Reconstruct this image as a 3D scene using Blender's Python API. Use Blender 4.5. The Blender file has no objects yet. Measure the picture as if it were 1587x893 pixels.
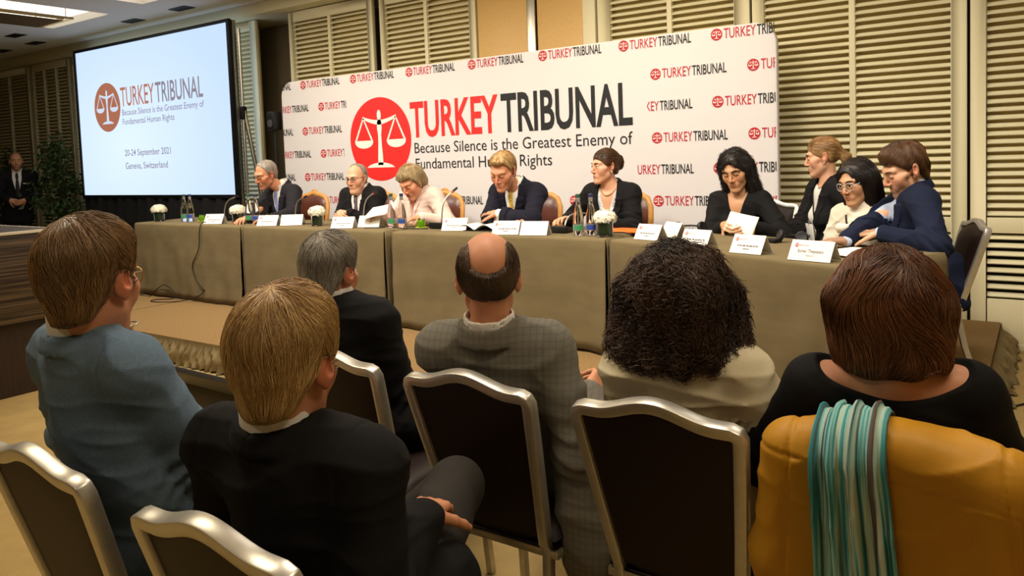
import bpy, bmesh, math, random
import numpy as np
from mathutils import Matrix, Vector

SC = bpy.context.scene
COL = SC.collection
PI = math.pi

# ------------------------------------------------------------------ camera, world, lights, exposure
FPX, PPU, PPV = 1200.0, 793.0, 316.0
cam_d = bpy.data.cameras.new('camera')
cam = bpy.data.objects.new('camera', cam_d)
COL.objects.link(cam)
SC.camera = cam
cam_d.sensor_fit = 'HORIZONTAL'
cam_d.sensor_width = 36.0
cam_d.lens = FPX / 1587.0 * 36.0
cam_d.shift_x = (793.5 - PPU) / 1587.0
cam_d.shift_y = -(446.5 - PPV) / 1587.0
cam_d.clip_start = 0.05
cam_d.clip_end = 100
_m = Matrix(((0.823661, -0.004741, 0.567063), (0.565951, 0.070017, -0.821460), (-0.035809, 0.997535, 0.060353)))
_q = _m.to_quaternion(); _q.normalize()
cam.matrix_world = Matrix.Translation((0, 0, 1.49)) @ _q.to_matrix().to_4x4()

SC.view_settings.view_transform = 'Standard'
SC.view_settings.look = 'None'
SC.view_settings.exposure = 0.0
SC.view_settings.gamma = 1.0
SC.view_settings.use_curve_mapping = False

wd = bpy.data.worlds.new('world')
SC.world = wd
wd.use_nodes = True
wd.node_tree.nodes['Background'].inputs[0].default_value = (1.0, 0.86, 0.62, 1)
wd.node_tree.nodes['Background'].inputs[1].default_value = 0.035

CEIL = 3.5
def area(name, loc, sx, sy, power, color, rot=(0, 0, 0), spread=PI):
    l = bpy.data.lights.new(name, 'AREA'); l.shape = 'RECTANGLE'
    l.size = sx; l.size_y = sy; l.energy = power; l.color = color; l.spread = spread
    o = bpy.data.objects.new(name, l); COL.objects.link(o)
    o.location = loc; o.rotation_euler = rot
    return o
WARM = (1.0, 0.85, 0.62)
STAGE = (1.0, 0.90, 0.79)
area('ceiling_downlight', (-6.6, 3.1, 3.46), 0.9, 0.5, 74, STAGE, (math.radians(34), 0, 0), 2.2)
area('ceiling_downlight', (-4.4, 3.0, 3.46), 0.9, 0.5, 74, STAGE, (math.radians(34), 0, 0), 2.2)
area('ceiling_downlight', (-2.2, 3.0, 3.46), 0.9, 0.5, 60, STAGE, (math.radians(34), 0, 0), 2.2)
area('ceiling_downlight', (-0.2, 3.4, 3.46), 0.8, 0.5, 52, STAGE, (math.radians(25), 0, 0), 2.4)
area('ceiling_downlight', (-3.4, 1.0, 3.46), 1.4, 0.7, 52, WARM)
area('ceiling_downlight', (-1.7, 2.1, 3.46), 1.2, 0.7, 40, STAGE)
area('ceiling_downlight', (-1.0, -1.6, 3.46), 1.4, 0.7, 20, WARM, (math.radians(30), 0, 0))
area('ceiling_downlight', (0.6, 1.2, 3.46), 1.2, 0.7, 34, WARM)
area('ceiling_downlight', (-6.0, 4.6, 3.46), 2.2, 0.5, 34, WARM)
area('ceiling_downlight', (-2.6, 5.0, 3.46), 2.2, 0.5, 30, WARM)

# ------------------------------------------------------------------ helpers
def lin(c):
    c = c / 255.0
    return c / 12.92 if c <= 0.04045 else ((c + 0.055) / 1.055) ** 2.4
def rgb(r, g, b): return (lin(r), lin(g), lin(b), 1.0)

MATS = {}
def mat(name, col, rough=0.6, metal=0.0, noise=None, bump=None, spec=0.5, emit=None, trans=0.0, ior=1.45, sheen=0.0, alpha=1.0, coat=0.0):
    """noise=(scale, amount[, stretch xyz]) varies the colour; bump=(scale, strength[, stretch])"""
    if name in MATS: return MATS[name]
    m = bpy.data.materials.new(name); m.use_nodes = True
    nt = m.node_tree; b = nt.nodes['Principled BSDF']
    b.inputs['Base Color'].default_value = col
    b.inputs['Roughness'].default_value = rough
    b.inputs['Metallic'].default_value = metal
    b.inputs['Specular IOR Level'].default_value = spec
    b.inputs['IOR'].default_value = ior
    b.inputs['Transmission Weight'].default_value = trans
    b.inputs['Sheen Weight'].default_value = sheen
    b.inputs['Coat Weight'].default_value = coat
    b.inputs['Alpha'].default_value = alpha
    if emit:
        b.inputs['Emission Color'].default_value = emit[0]
        b.inputs['Emission Strength'].default_value = emit[1]
    def coords(stretch):
        tc = nt.nodes.new('ShaderNodeTexCoord'); mp = nt.nodes.new('ShaderNodeMapping')
        mp.inputs['Scale'].default_value = stretch
        nt.links.new(tc.outputs['Object'], mp.inputs['Vector'])
        return mp.outputs[0]
    if noise:
        st = noise[2] if len(noise) > 2 else (1, 1, 1)
        n = nt.nodes.new('ShaderNodeTexNoise'); n.inputs['Scale'].default_value = noise[0]; n.inputs['Detail'].default_value = 4
        nt.links.new(coords(st), n.inputs['Vector'])
        r = nt.nodes.new('ShaderNodeValToRGB')
        a = noise[1]
        r.color_ramp.elements[0].position = 0.3; r.color_ramp.elements[1].position = 0.7
        r.color_ramp.elements[0].color = (col[0] * (1 - a), col[1] * (1 - a), col[2] * (1 - a), 1)
        r.color_ramp.elements[1].color = (min(1, col[0] * (1 + a)), min(1, col[1] * (1 + a)), min(1, col[2] * (1 + a)), 1)
        nt.links.new(n.outputs['Fac'], r.inputs['Fac']); nt.links.new(r.outputs[0], b.inputs['Base Color'])
    if bump:
        st = bump[2] if len(bump) > 2 else (1, 1, 1)
        n = nt.nodes.new('ShaderNodeTexNoise'); n.inputs['Scale'].default_value = bump[0]; n.inputs['Detail'].default_value = 3
        nt.links.new(coords(st), n.inputs['Vector'])
        bp = nt.nodes.new('ShaderNodeBump'); bp.inputs['Strength'].default_value = bump[1]; bp.inputs['Distance'].default_value = 0.01
        nt.links.new(n.outputs['Fac'], bp.inputs['Height']); nt.links.new(bp.outputs[0], b.inputs['Normal'])
    MATS[name] = m
    return m

def ramp_mat(name, c1, c2, attr='Col', channel=0, rough=0.5, spec=0.5):
    """mixes two natural tones by a stored per-vertex value (hair strands)"""
    if name in MATS: return MATS[name]
    m = bpy.data.materials.new(name); m.use_nodes = True
    nt = m.node_tree; b = nt.nodes['Principled BSDF']
    at = nt.nodes.new('ShaderNodeAttribute'); at.attribute_name = attr
    sp = nt.nodes.new('ShaderNodeSeparateColor'); nt.links.new(at.outputs['Color'], sp.inputs[0])
    r = nt.nodes.new('ShaderNodeValToRGB')
    r.color_ramp.elements[0].color = c1; r.color_ramp.elements[1].color = c2
    nt.links.new(sp.outputs[channel], r.inputs['Fac']); nt.links.new(r.outputs[0], b.inputs['Base Color'])
    b.inputs['Roughness'].default_value = rough; b.inputs['Specular IOR Level'].default_value = spec
    MATS[name] = m
    return m

def skin_mat(name, col, lip, red):
    if name in MATS: return MATS[name]
    m = bpy.data.materials.new(name); m.use_nodes = True
    nt = m.node_tree; b = nt.nodes['Principled BSDF']
    at = nt.nodes.new('ShaderNodeAttribute'); at.attribute_name = 'Col'
    sp = nt.nodes.new('ShaderNodeSeparateColor'); nt.links.new(at.outputs['Color'], sp.inputs[0])
    tc = nt.nodes.new('ShaderNodeTexCoord'); n = nt.nodes.new('ShaderNodeTexNoise'); n.inputs['Scale'].default_value = 22
    nt.links.new(tc.outputs['Object'], n.inputs['Vector'])
    base = nt.nodes.new('ShaderNodeMix'); base.data_type = 'RGBA'
    base.inputs[6].default_value = col; base.inputs[7].default_value = (col[0] * 0.9, col[1] * 0.8, col[2] * 0.74, 1)
    nt.links.new(n.outputs['Fac'], base.inputs[0])
    last = base.outputs[2]
    for ch, c in ((1, red), (2, (0.07, 0.045, 0.03, 1)), (0, lip)):
        mx = nt.nodes.new('ShaderNodeMix'); mx.data_type = 'RGBA'
        nt.links.new(sp.outputs[ch], mx.inputs[0]); nt.links.new(last, mx.inputs[6]); mx.inputs[7].default_value = c
        last = mx.outputs[2]
    nt.links.new(last, b.inputs['Base Color'])
    b.inputs['Roughness'].default_value = 0.48; b.inputs['Specular IOR Level'].default_value = 0.4
    b.inputs['Subsurface Weight'].default_value = 0.0
    MATS[name] = m
    return m

def mesh_np(name, V, F, mats=(), midx=None, smooth=True, sharp=None):
    """V (n,3), F list of index tuples or (m,4) array"""
    me = bpy.data.meshes.new(name)
    V = np.asarray(V, dtype=np.float32)
    if isinstance(F, np.ndarray):
        nf, k = F.shape
        me.vertices.add(len(V)); me.vertices.foreach_set('co', V.ravel())
        me.loops.add(nf * k); me.loops.foreach_set('vertex_index', F.astype(np.int32).ravel())
        me.polygons.add(nf); me.polygons.foreach_set('loop_start', np.arange(0, nf * k, k, dtype=np.int32))
        me.update(calc_edges=True)
    else:
        me.from_pydata([tuple(v) for v in V], [], F); me.update()
    for m in mats: me.materials.append(m)
    if midx is not None: me.polygons.foreach_set('material_index', np.asarray(midx, dtype=np.int32))
    if smooth:
        me.shade_smooth()
        if sharp: me.set_sharp_from_angle(angle=math.radians(sharp))
    return me

def obj(name, me, parent=None, loc=None, rot=None):
    o = bpy.data.objects.new(name, me); COL.objects.link(o)
    if parent: o.parent = parent
    if loc is not None: o.location = loc
    if rot is not None: o.rotation_euler = rot
    return o
def tag(o, label=None, cat=None, group=None, kind=None):
    if label: o['label'] = label
    if cat: o['category'] = cat
    if group: o['group'] = group
    if kind: o['kind'] = kind
    return o
def empty(name, loc, rz=0.0):
    o = bpy.data.objects.new(name, None); COL.objects.link(o)
    o.location = loc; o.rotation_euler = (0, 0, rz); o.empty_display_size = 0.1
    return o
KIDS = {}
def dup(o, parent=None, loc=None, rz=None):
    c = o.copy(); COL.objects.link(c)
    if parent is not None: c.parent = parent
    if loc is not None: c.location = loc
    if rz is not None: c.rotation_euler = (0, 0, rz)
    for ch in o.children: dup(ch, c)
    return c

def unit(v):
    v = np.asarray(v, float); return v / max(1e-9, np.linalg.norm(v))

class MB:
    """collects shapes into one mesh"""
    def __init__(s): s.V = []; s.F = []; s.M = []
    def add(s, V, F, mi=0):
        b = len(s.V); s.V += [tuple(map(float, v)) for v in V]
        s.F += [tuple(i + b for i in f) for f in F]; s.M += [mi] * len(F); return s
    def box(s, c, size, rz=0.0, mi=0, R=None):
        x, y, z = [k / 2 for k in size]
        P = np.array([(-x, -y, -z), (x, -y, -z), (x, y, -z), (-x, y, -z), (-x, -y, z), (x, -y, z), (x, y, z), (-x, y, z)])
        if R is None: R = np.array([[math.cos(rz), -math.sin(rz), 0], [math.sin(rz), math.cos(rz), 0], [0, 0, 1]])
        return s.add(P @ np.asarray(R).T + np.array(c), [(0, 3, 2, 1), (4, 5, 6, 7), (0, 1, 5, 4), (1, 2, 6, 5), (2, 3, 7, 6), (3, 0, 4, 7)], mi)
    def b2(s, lo, hi, mi=0):
        lo = np.array(lo, float); hi = np.array(hi, float); return s.box((lo + hi) / 2, hi - lo, 0, mi)
    def sweep(s, path, prof, closed=False, up=None, scale=None, mi=0, cap=True):
        path = np.asarray(path, float); prof = np.asarray(prof, float); n = len(path); k = len(prof)
        T = np.zeros_like(path)
        for i in range(n):
            a = path[(i - 1) % n] if (closed or i > 0) else path[i]; b = path[(i + 1) % n] if (closed or i < n - 1) else path[i]
            T[i] = unit(b - a)
        u0 = np.array(up, float) if up is not None else (np.array([0, 0, 1.0]) if abs(T[0][2]) < 0.9 else np.array([1.0, 0, 0]))
        V = []; N = unit(u0 - T[0] * (u0 @ T[0]))
        for i in range(n):
            if up is not None: N = unit(u0 - T[i] * (u0 @ T[i]))
            else: N = unit(N - T[i] * (N @ T[i]))
            B = np.cross(T[i], N); sc = 1.0 if scale is None else scale[i]
            for p in prof: V.append(path[i] + sc * (p[0] * B + p[1] * N))
        F = []
        for i in range(n if closed else n - 1):
            a = i * k; b = ((i + 1) % n) * k
            for j in range(k): F.append((a + j, a + (j + 1) % k, b + (j + 1) % k, b + j))
        if cap and not closed:
            F.append(tuple(range(k - 1, -1, -1))); F.append(tuple((n - 1) * k + j for j in range(k)))
        return s.add(V, F, mi)
    def tube(s, path, r, n=8, closed=False, scale=None, mi=0, cap=True):
        a = np.arange(n) * 2 * PI / n
        return s.sweep(path, np.stack([np.cos(a) * r, np.sin(a) * r], 1), closed, None, scale, mi, cap)
    def lathe(s, prof, c=(0, 0, 0), n=24, mi=0, cap=True):
        V = []; F = []; k = len(prof)
        for i in range(n):
            a = 2 * PI * i / n
            for r, z in prof: V.append((c[0] + r * math.cos(a), c[1] + r * math.sin(a), c[2] + z))
        for i in range(n):
            a = i * k; b = ((i + 1) % n) * k
            for j in range(k - 1): F.append((a + j, b + j, b + j + 1, a + j + 1))
        if cap:
            if prof[0][0] > 1e-5: F.append(tuple(i * k for i in range(n - 1, -1, -1)))
            if prof[-1][0] > 1e-5: F.append(tuple(i * k + k - 1 for i in range(n)))
        return s.add(V, F, mi)
    def grid(s, f, nu, nv, mi=0, closed_u=False):
        V = [f(i / (nu if closed_u else nu - 1), j / (nv - 1)) for i in range(nu) for j in range(nv)]; F = []
        for i in range(nu if closed_u else nu - 1):
            for j in range(nv - 1):
                a = i * nv + j; b = ((i + 1) % nu) * nv + j
                F.append((a, b, b + 1, a + 1))
        return s.add(V, F, mi)
    def build(s, name, mats, parent=None, smooth=True, sharp=35, bevel=0.0, seg=2, loc=None, rot=None, solid=0.0):
        if not isinstance(mats, (list, tuple)): mats = [mats]
        me = bpy.data.meshes.new(name); me.from_pydata(s.V, [], s.F)
        for m in mats: me.materials.append(m)
        me.polygons.foreach_set('material_index', np.array(s.M, dtype=np.int32)); me.update()
        bm = bmesh.new(); bm.from_mesh(me)
        bmesh.ops.remove_doubles(bm, verts=bm.verts, dist=1e-6)
        bmesh.ops.recalc_face_normals(bm, faces=bm.faces)
        if solid:
            bmesh.ops.solidify(bm, geom=bm.faces, thickness=solid)
        if bevel > 0:
            ed = [e for e in bm.edges if len(e.link_faces) == 2 and e.calc_face_angle(0) > 0.6]
            bmesh.ops.bevel(bm, geom=ed, offset=bevel, segments=seg, profile=0.5, affect='EDGES', clamp_overlap=True)
        bm.to_mesh(me); bm.free()
        if smooth:
            me.shade_smooth(); me.set_sharp_from_angle(angle=math.radians(sharp))
        return obj(name, me, parent, loc, rot)

# ------------------------------------------------------------------ implicit shapes and their surface extraction
def sines(p, freq, seed, n=5):
    rg = np.random.RandomState(seed); out = np.zeros(len(p))
    for i in range(n):
        k = rg.normal(size=3); k *= freq * (0.6 + 0.8 * rg.rand()) / np.linalg.norm(k)
        out += np.sin(p @ k + rg.rand() * 6.28)
    return out / (0.6 * n)

class Field:
    def __init__(s): s.ops = []
    def rc(s, a, b, ra, rb, k=0.015, sub=False):
        a = np.array(a, float); b = np.array(b, float)
        s.ops.append(('rc', a, b, ra, rb, k, sub, (a + b) / 2, np.linalg.norm(a - b) / 2 + max(ra, rb))); return s
    def el(s, c, r, k=0.015, R=None, sub=False):
        r = np.array(r, float)
        s.ops.append(('el', np.array(c, float), r, R, k, sub, np.array(c, float), r.max())); return s
    def fn(s, f): s.ops.append(('fn', f)); return s
    def __call__(s, P):
        d = np.full(len(P), 1.0)
        for o in s.ops:
            if o[0] == 'fn': d = o[1](P, d); continue
            c, R0 = o[-2], o[-1]; k = o[4] if o[0] == 'el' else o[5]
            q = P - c
            m = np.nonzero(np.einsum('ij,ij->i', q, q) < (R0 + k + 0.12) ** 2)[0]
            if not len(m): continue
            if o[0] == 'rc':
                _, a, b, ra, rb, k, sub, _, _ = o
                ba = b - a; pa = P[m] - a; t = np.clip(pa @ ba / max(1e-12, ba @ ba), 0, 1)
                dd = np.linalg.norm(pa - t[:, None] * ba, axis=1) - (ra + (rb - ra) * t)
            else:
                _, c, r, R, k, sub, _, _ = o
                x = q[m]
                if R is not None: x = x @ R
                k0 = np.linalg.norm(x / r, axis=1); k1 = np.linalg.norm(x / (r * r), axis=1)
                dd = k0 * (k0 - 1) / np.maximum(k1, 1e-9)
            e = d[m]
            if sub:
                h = np.clip(0.5 - 0.5 * (e + dd) / k, 0, 1); d[m] = e * (1 - h) - dd * h + k * h * (1 - h)
            else:
                h = np.clip(0.5 + 0.5 * (e - dd) / k, 0, 1); d[m] = e * (1 - h) + dd * h - k * h * (1 - h)
        return d
    def bounds(s, pad=0.03):
        lo = np.min([o[-2] - o[-1] for o in s.ops if o[0] != 'fn' and not (o[6] if o[0] == 'rc' else o[5])], axis=0) - pad
        hi = np.max([o[-2] + o[-1] for o in s.ops if o[0] != 'fn' and not (o[6] if o[0] == 'rc' else o[5])], axis=0) + pad
        return lo, hi
    def grad(s, P, e=0.002):
        g = np.zeros_like(P)
        for i in range(3):
            dv = np.zeros(3); dv[i] = e
            g[:, i] = s(P + dv) - s(P - dv)
        return g / np.maximum(1e-9, np.linalg.norm(g, axis=1))[:, None]

def extract(ev, lo, hi, h, B=8):
    lo = np.asarray(lo, float); nb = np.ceil((np.asarray(hi) - lo) / (h * B)).astype(int)
    I = np.stack(np.meshgrid(*[np.arange(k) for k in nb], indexing='ij'), -1).reshape(-1, 3)
    cen = lo + (I + 0.5) * B * h
    keep = np.abs(ev(cen)) < B * h * 0.87 * 1.35 + 0.012
    I = I[keep]; m = len(I); S = B + 1
    off = np.stack(np.meshgrid(*[np.arange(S)] * 3, indexing='ij'), -1).reshape(-1, 3)
    D = np.empty((m, S ** 3))
    ch = max(1, 400000 // S ** 3)
    for a in range(0, m, ch):
        p = lo + ((I[a:a + ch, None, :] * B + off[None]) * h)
        D[a:a + ch] = ev(p.reshape(-1, 3)).reshape(-1, S ** 3)
    D = D.reshape(m, S, S, S)
    N = nb * B + 2
    def cid(g): return (g[..., 0].astype(np.int64) * N[1] + g[..., 1]) * N[2] + g[..., 2]
    c8 = np.stack([D[:, i:i + B, j:j + B, k:k + B] for i in (0, 1) for j in (0, 1) for k in (0, 1)], -1)
    neg = c8 < 0; act = neg.any(-1) & ~neg.all(-1)
    bi, x, y, z = np.nonzero(act)
    V8 = c8[act]; base = I[bi] * B + np.stack([x, y, z], -1)
    corner = np.array([(i, j, k) for i in (0, 1) for j in (0, 1) for k in (0, 1)], float)
    acc = np.zeros((len(V8), 3)); cnt = np.zeros(len(V8))
    for a in range(8):
        for b in range(a + 1, 8):
            if np.abs(corner[a] - corner[b]).sum() != 1: continue
            va, vb = V8[:, a], V8[:, b]; cr = (va < 0) != (vb < 0)
            t = np.where(cr, va / np.where(cr, va - vb, 1), 0)
            acc += np.where(cr[:, None], corner[a] + t[:, None] * (corner[b] - corner[a]), 0); cnt += cr
    P = lo + (base + acc / cnt[:, None]) * h
    ids = cid(base); order = np.argsort(ids); sid = ids[order]
    def look(g):
        q = cid(g); p = np.searchsorted(sid, q); p = np.clip(p, 0, len(sid) - 1)
        ok = sid[p] == q
        return order[p], ok
    Q = []
    neg = D < 0
    for ax in range(3):
        a0 = neg[:, :B, :B, :B]
        a1 = neg[:, 1:, :B, :B] if ax == 0 else (neg[:, :B, 1:, :B] if ax == 1 else neg[:, :B, :B, 1:])
        bi, x, y, z = np.nonzero(a0 != a1)
        g = I[bi] * B + np.stack([x, y, z], -1); inside = a0[bi, x, y, z]
        u, v = [(1, 2), (2, 0), (0, 1)][ax]
        eu = np.zeros(3, int); eu[u] = 1; evv = np.zeros(3, int); evv[v] = 1
        q = [look(g - eu - evv), look(g - evv), look(g), look(g - eu)]
        ok = q[0][1] & q[1][1] & q[2][1] & q[3][1]
        f = np.stack([k[0] for k in q], -1)
        f[~inside] = f[~inside][:, ::-1]
        Q.append(f[ok])
    return P, np.concatenate(Q)

def field_mesh(name, F, h, mats, pad=0.03, bounds=None):
    lo, hi = bounds if bounds is not None else F.bounds(pad)
    V, Q = extract(F, lo, hi, h)
    return mesh_np(name, V, Q, mats), V

def set_col(me, arr):
    """arr (n,3) values kept on the points"""
    a = me.color_attributes.new('Col', 'FLOAT_COLOR', 'POINT')
    c = np.ones((len(arr), 4), dtype=np.float32); c[:, :3] = arr
    a.data.foreach_set('color', c.ravel())
# ------------------------------------------------------------------ materials of the room
M_cream = mat('cream_paint', rgb(220, 211, 172), 0.5)
M_slat = mat('cream_slat', rgb(236, 229, 192), 0.5)
M_back_olive = mat('olive_backing', rgb(186, 168, 118), 0.9, noise=(3, 0.12))
M_back_dark = mat('dark_backing', rgb(30, 27, 20), 0.9)
M_wall = mat('taupe_wall', rgb(112, 100, 74), 0.9, noise=(40, 0.08))
M_wood = mat('honey_wood', rgb(205, 165, 95), 0.45, noise=(6, 0.10, (6, 1, 60)))
M_metal = mat('brushed_aluminium', rgb(190, 188, 178), 0.3, 1.0, noise=(30, 0.05, (1, 1, 8)))
M_ceil = mat('white_ceiling', rgb(222, 216, 206), 0.9)
M_black = mat('black_plastic', rgb(14, 14, 15), 0.45)
M_blackcloth = mat('black_cloth', rgb(12, 12, 14), 0.95, bump=(14, 0.3, (3, 3, 0.6)))
M_floor = mat('sand_carpet', rgb(168, 142, 88), 0.95, noise=(7, 0.10), bump=(260, 0.25))
M_stagecarpet = mat('speckled_stage_carpet', rgb(132, 104, 62), 0.97, noise=(95, 0.30), bump=(240, 0.4))
M_skirt = mat('khaki_skirt', rgb(128, 112, 76), 0.9, noise=(9, 0.12), bump=(160, 0.2))
M_cloth = mat('khaki_linen', rgb(112, 98, 66), 0.92, noise=(5, 0.10, (1, 1, 2.5)), bump=(420, 0.22))
M_white = mat('white_paper', rgb(236, 232, 220), 0.7)
M_brass = mat('brushed_brass', rgb(176, 156, 116), 0.32, 1.0)
M_steel = mat('polished_steel', rgb(205, 200, 190), 0.18, 1.0)
M_trayglow = mat('lit_tray', rgb(255, 250, 236), 0.8, emit=((1.0, 0.95, 0.82, 1), 1.5))

# ------------------------------------------------------------------ setting
X0, X1, YF, YB = -16.4, 4.5, -4.0, 6.95
def struct(o): o['kind'] = 'structure'; return o
struct(MB().b2((X0, YF, -0.1), (X1, YB, 0)).build('floor', M_floor))
tr = [(-11.35, -9.88, 2.7, 5.4), (-9.02, -7.55, 2.7, 5.35)]
m = MB()
xs = sorted({X0, X1} | {t[0] for t in tr} | {t[1] for t in tr}); ys = sorted({YF, YB} | {t[2] for t in tr} | {t[3] for t in tr})
for i in range(len(xs) - 1):
    for j in range(len(ys) - 1):
        cx, cy = (xs[i] + xs[i + 1]) / 2, (ys[j] + ys[j + 1]) / 2
        if not any(t[0] < cx < t[1] and t[2] < cy < t[3] for t in tr): m.b2((xs[i], ys[j], CEIL), (xs[i + 1], ys[j + 1], CEIL + 0.2))
struct(m.build('ceiling', M_ceil))
for k, t in enumerate(tr):
    m = MB(); m.b2((t[0], t[2], CEIL + 0.10), (t[1], t[3], CEIL + 0.14))
    o = m.build('ceiling_light_tray', M_trayglow)
    tag(o, ['glowing white ceiling tray above the screen, the one with the hanging frame', 'glowing white ceiling tray at the top edge, right of the framed one'][k], 'ceiling light', 'lit ceiling trays')
struct(MB().b2((X0, YB, 0), (X1, YB + 0.1, CEIL)).build('wall_back', M_wall))
struct(MB().b2((X0 - 0.1, YF, 0), (X0, YB, CEIL)).build('wall_left', M_wall))
struct(MB().b2((X1, YF, 0), (X1 + 0.1, YB, CEIL)).build('wall_right', M_cream))
struct(MB().b2((X0, YF - 0.1, 0), (X1, YF, CEIL)).build('wall_front', M_wall))
struct(MB().b2((X0, 6.22, 3.36), (X1, 6.95, 3.5)).build('trim_1', M_cream, bevel=0.008))

DW = 6.42
def louvre_door(n, x0, x1, cols, zs, dark=(False,), z0=0.05, z1=3.35, stile=0.085, mid=0.045, yaw=0):
    """framed leaf: zs lists the (bottom, top) of each louvred field, cols how many side by side"""
    fr = MB(); d = 0.045
    fr.b2((x0, DW, z0), (x0 + stile, DW + d, z1)); fr.b2((x1 - stile, DW, z0), (x1, DW + d, z1))
    edges = [z0] + [v for z in zs for v in z] + [z1]
    for a, b in zip(edges[0::2], edges[1::2]): fr.b2((x0 + stile, DW, a), (x1 - stile, DW + d, b))
    w = (x1 - x0 - 2 * stile - (cols - 1) * mid) / cols
    for c in range(1, cols):
        xa = x0 + stile + c * w + (c - 1) * mid
        for a, b in zs: fr.b2((xa, DW, a), (xa + mid, DW + d, b))
    o = struct(fr.build('door_%d' % n, M_cream, bevel=0.004))
    for (a, b), dk in zip(zs, dark):
        sl = MB(); th = math.radians(30)
        for c in range(cols):
            xa = x0 + stile + c * (w + mid); k = int((b - a) / 0.0563)
            for i in range(k):
                z = a + (i + 0.5) * (b - a) / k
                R = np.array([[1, 0, 0], [0, math.cos(th), -math.sin(th)], [0, math.sin(th), math.cos(th)]])
                sl.box(((2 * xa + w) / 2, DW + 0.026, z), (w, 0.050, 0.008), R=R)
        struct(sl.build('slat_panel', M_slat, o, smooth=False))
        struct(MB().b2((x0 + 0.03, DW + 0.075, a - 0.03), (x1 - 0.03, DW + 0.085, b + 0.03)).build('backing', M_back_dark if dk else M_back_olive, o, smooth=False))
    return o
UP = [(0.40, 0.83), (0.94, 3.23)]
louvre_door(1, -0.44, 1.1, 2, [(0.36, 0.83), (0.94, 3.2)], (True, False), stile=0.10)
louvre_door(2, -1.98, -0.46, 2, [(0.36, 0.83), (0.94, 3.2)], (True, False), stile=0.10)
louvre_door(3, -3.40, -2.0, 2, UP, (True, False), stile=0.13)
louvre_door(4, -6.14, -4.80, 2, UP, (True, False))
louvre_door(5, -7.67, -6.25, 2, UP, (True, False))
louvre_door(6, -9.9, -8.31, 2, UP, (True, False), stile=0.12)
for n, (a, b) in enumerate([(-11.5, -9.95), (-13.05, -11.55), (-14.42, -13.08), (-16.0, -14.5)]):
    louvre_door(7 + n, a, b, 3 if n in (1, 2) else 2, UP, (True, False))
louvre_door(11, 1.14, 2.7, 2, [(0.36, 0.83), (0.94, 3.2)], (True, False), stile=0.10)
m = MB(); m.b2((-4.78, DW + 0.01, 0.05), (-4.18, DW + 0.05, 3.35)); m.b2((-4.06, DW + 0.01, 0.05), (-3.56, DW + 0.05, 3.35))
o = struct(m.build('trim_2', M_wood, bevel=0.003))
struct(MB().b2((-4.165, DW - 0.015, 0.05), (-4.075, DW + 0.04, 3.35)).build('metal_strip', M_metal, o, bevel=0.006))
struct(MB().b2((-3.55, DW - 0.01, 0.05), (-3.42, DW + 0.05, 3.35)).build('trim_3', M_cream, bevel=0.004))
struct(MB().b2((-0.46, DW - 0.005, 0.0), (2.7, DW + 0.05, 0.05)).build('baseboard_back', M_cream, bevel=0.004))

# ceiling fittings
fx = empty('ceiling_frame_light', (-10.35, 4.35, 3.40)); tag(fx, 'brass rectangular frame hanging on thin rods below the glowing ceiling tray', 'ceiling light')
m = MB(); q = [(-0.41, -1.2), (0.41, -1.2), (0.41, 0.62), (-0.41, 0.62)]
for s in (1.0, 0.82):
    p = [(a * s, (b + 0.29) * (1 - (1 - s) * 0.5) - 0.29, 0) for a, b in q]
    m.sweep(p, [(-0.012, -0.012), (0.012, -0.012), (0.012, 0.012), (-0.012, 0.012)], closed=True, up=(0, 0, 1))
m.build('frame', M_brass, fx)
MB().b2((-0.33, -1.1, -0.03), (0.33, 0.54, -0.02)).build('smoked_panel', mat('smoked_glass', rgb(104, 84, 62), 0.2), fx)
for x, y in ((-0.38, 0.55), (0.38, 0.55), (0.38, -0.3), (-0.38, -0.3)):
    MB().tube([(x, y, 0), (x, y, 0.2)], 0.006, 6).build('rod', M_brass, fx)
first = None
for i, (x, y, lab) in enumerate([(-8.93, 5.81, 'narrow dark ceiling vent nearest the middle, right above the screen'), (-10.10, 5.84, 'narrow dark ceiling vent above the left half of the screen'),
        (-12.77, 5.80, 'narrow dark ceiling vent left of the screen, nearer the bright tray'), (-12.25, 5.30, 'narrow dark ceiling vent just below the hanging brass frame'), (-13.9, 5.80, 'narrow dark ceiling vent at the far left above the plant')]):
    m = MB(); m.b2((-0.17, -0.08, -0.006), (0.17, 0.08, 0.004)); v = m.build('ceiling_vent', M_black, bevel=0.002, loc=(x, y, CEIL - 0.004))
    for k in range(3): MB().b2((-0.15, -0.05 + k * 0.045, -0.012), (0.15, -0.042 + k * 0.045, -0.006)).build('vent_blade', M_black, v)
    tag(v, lab, 'ceiling vent', 'ceiling vents')

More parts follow.
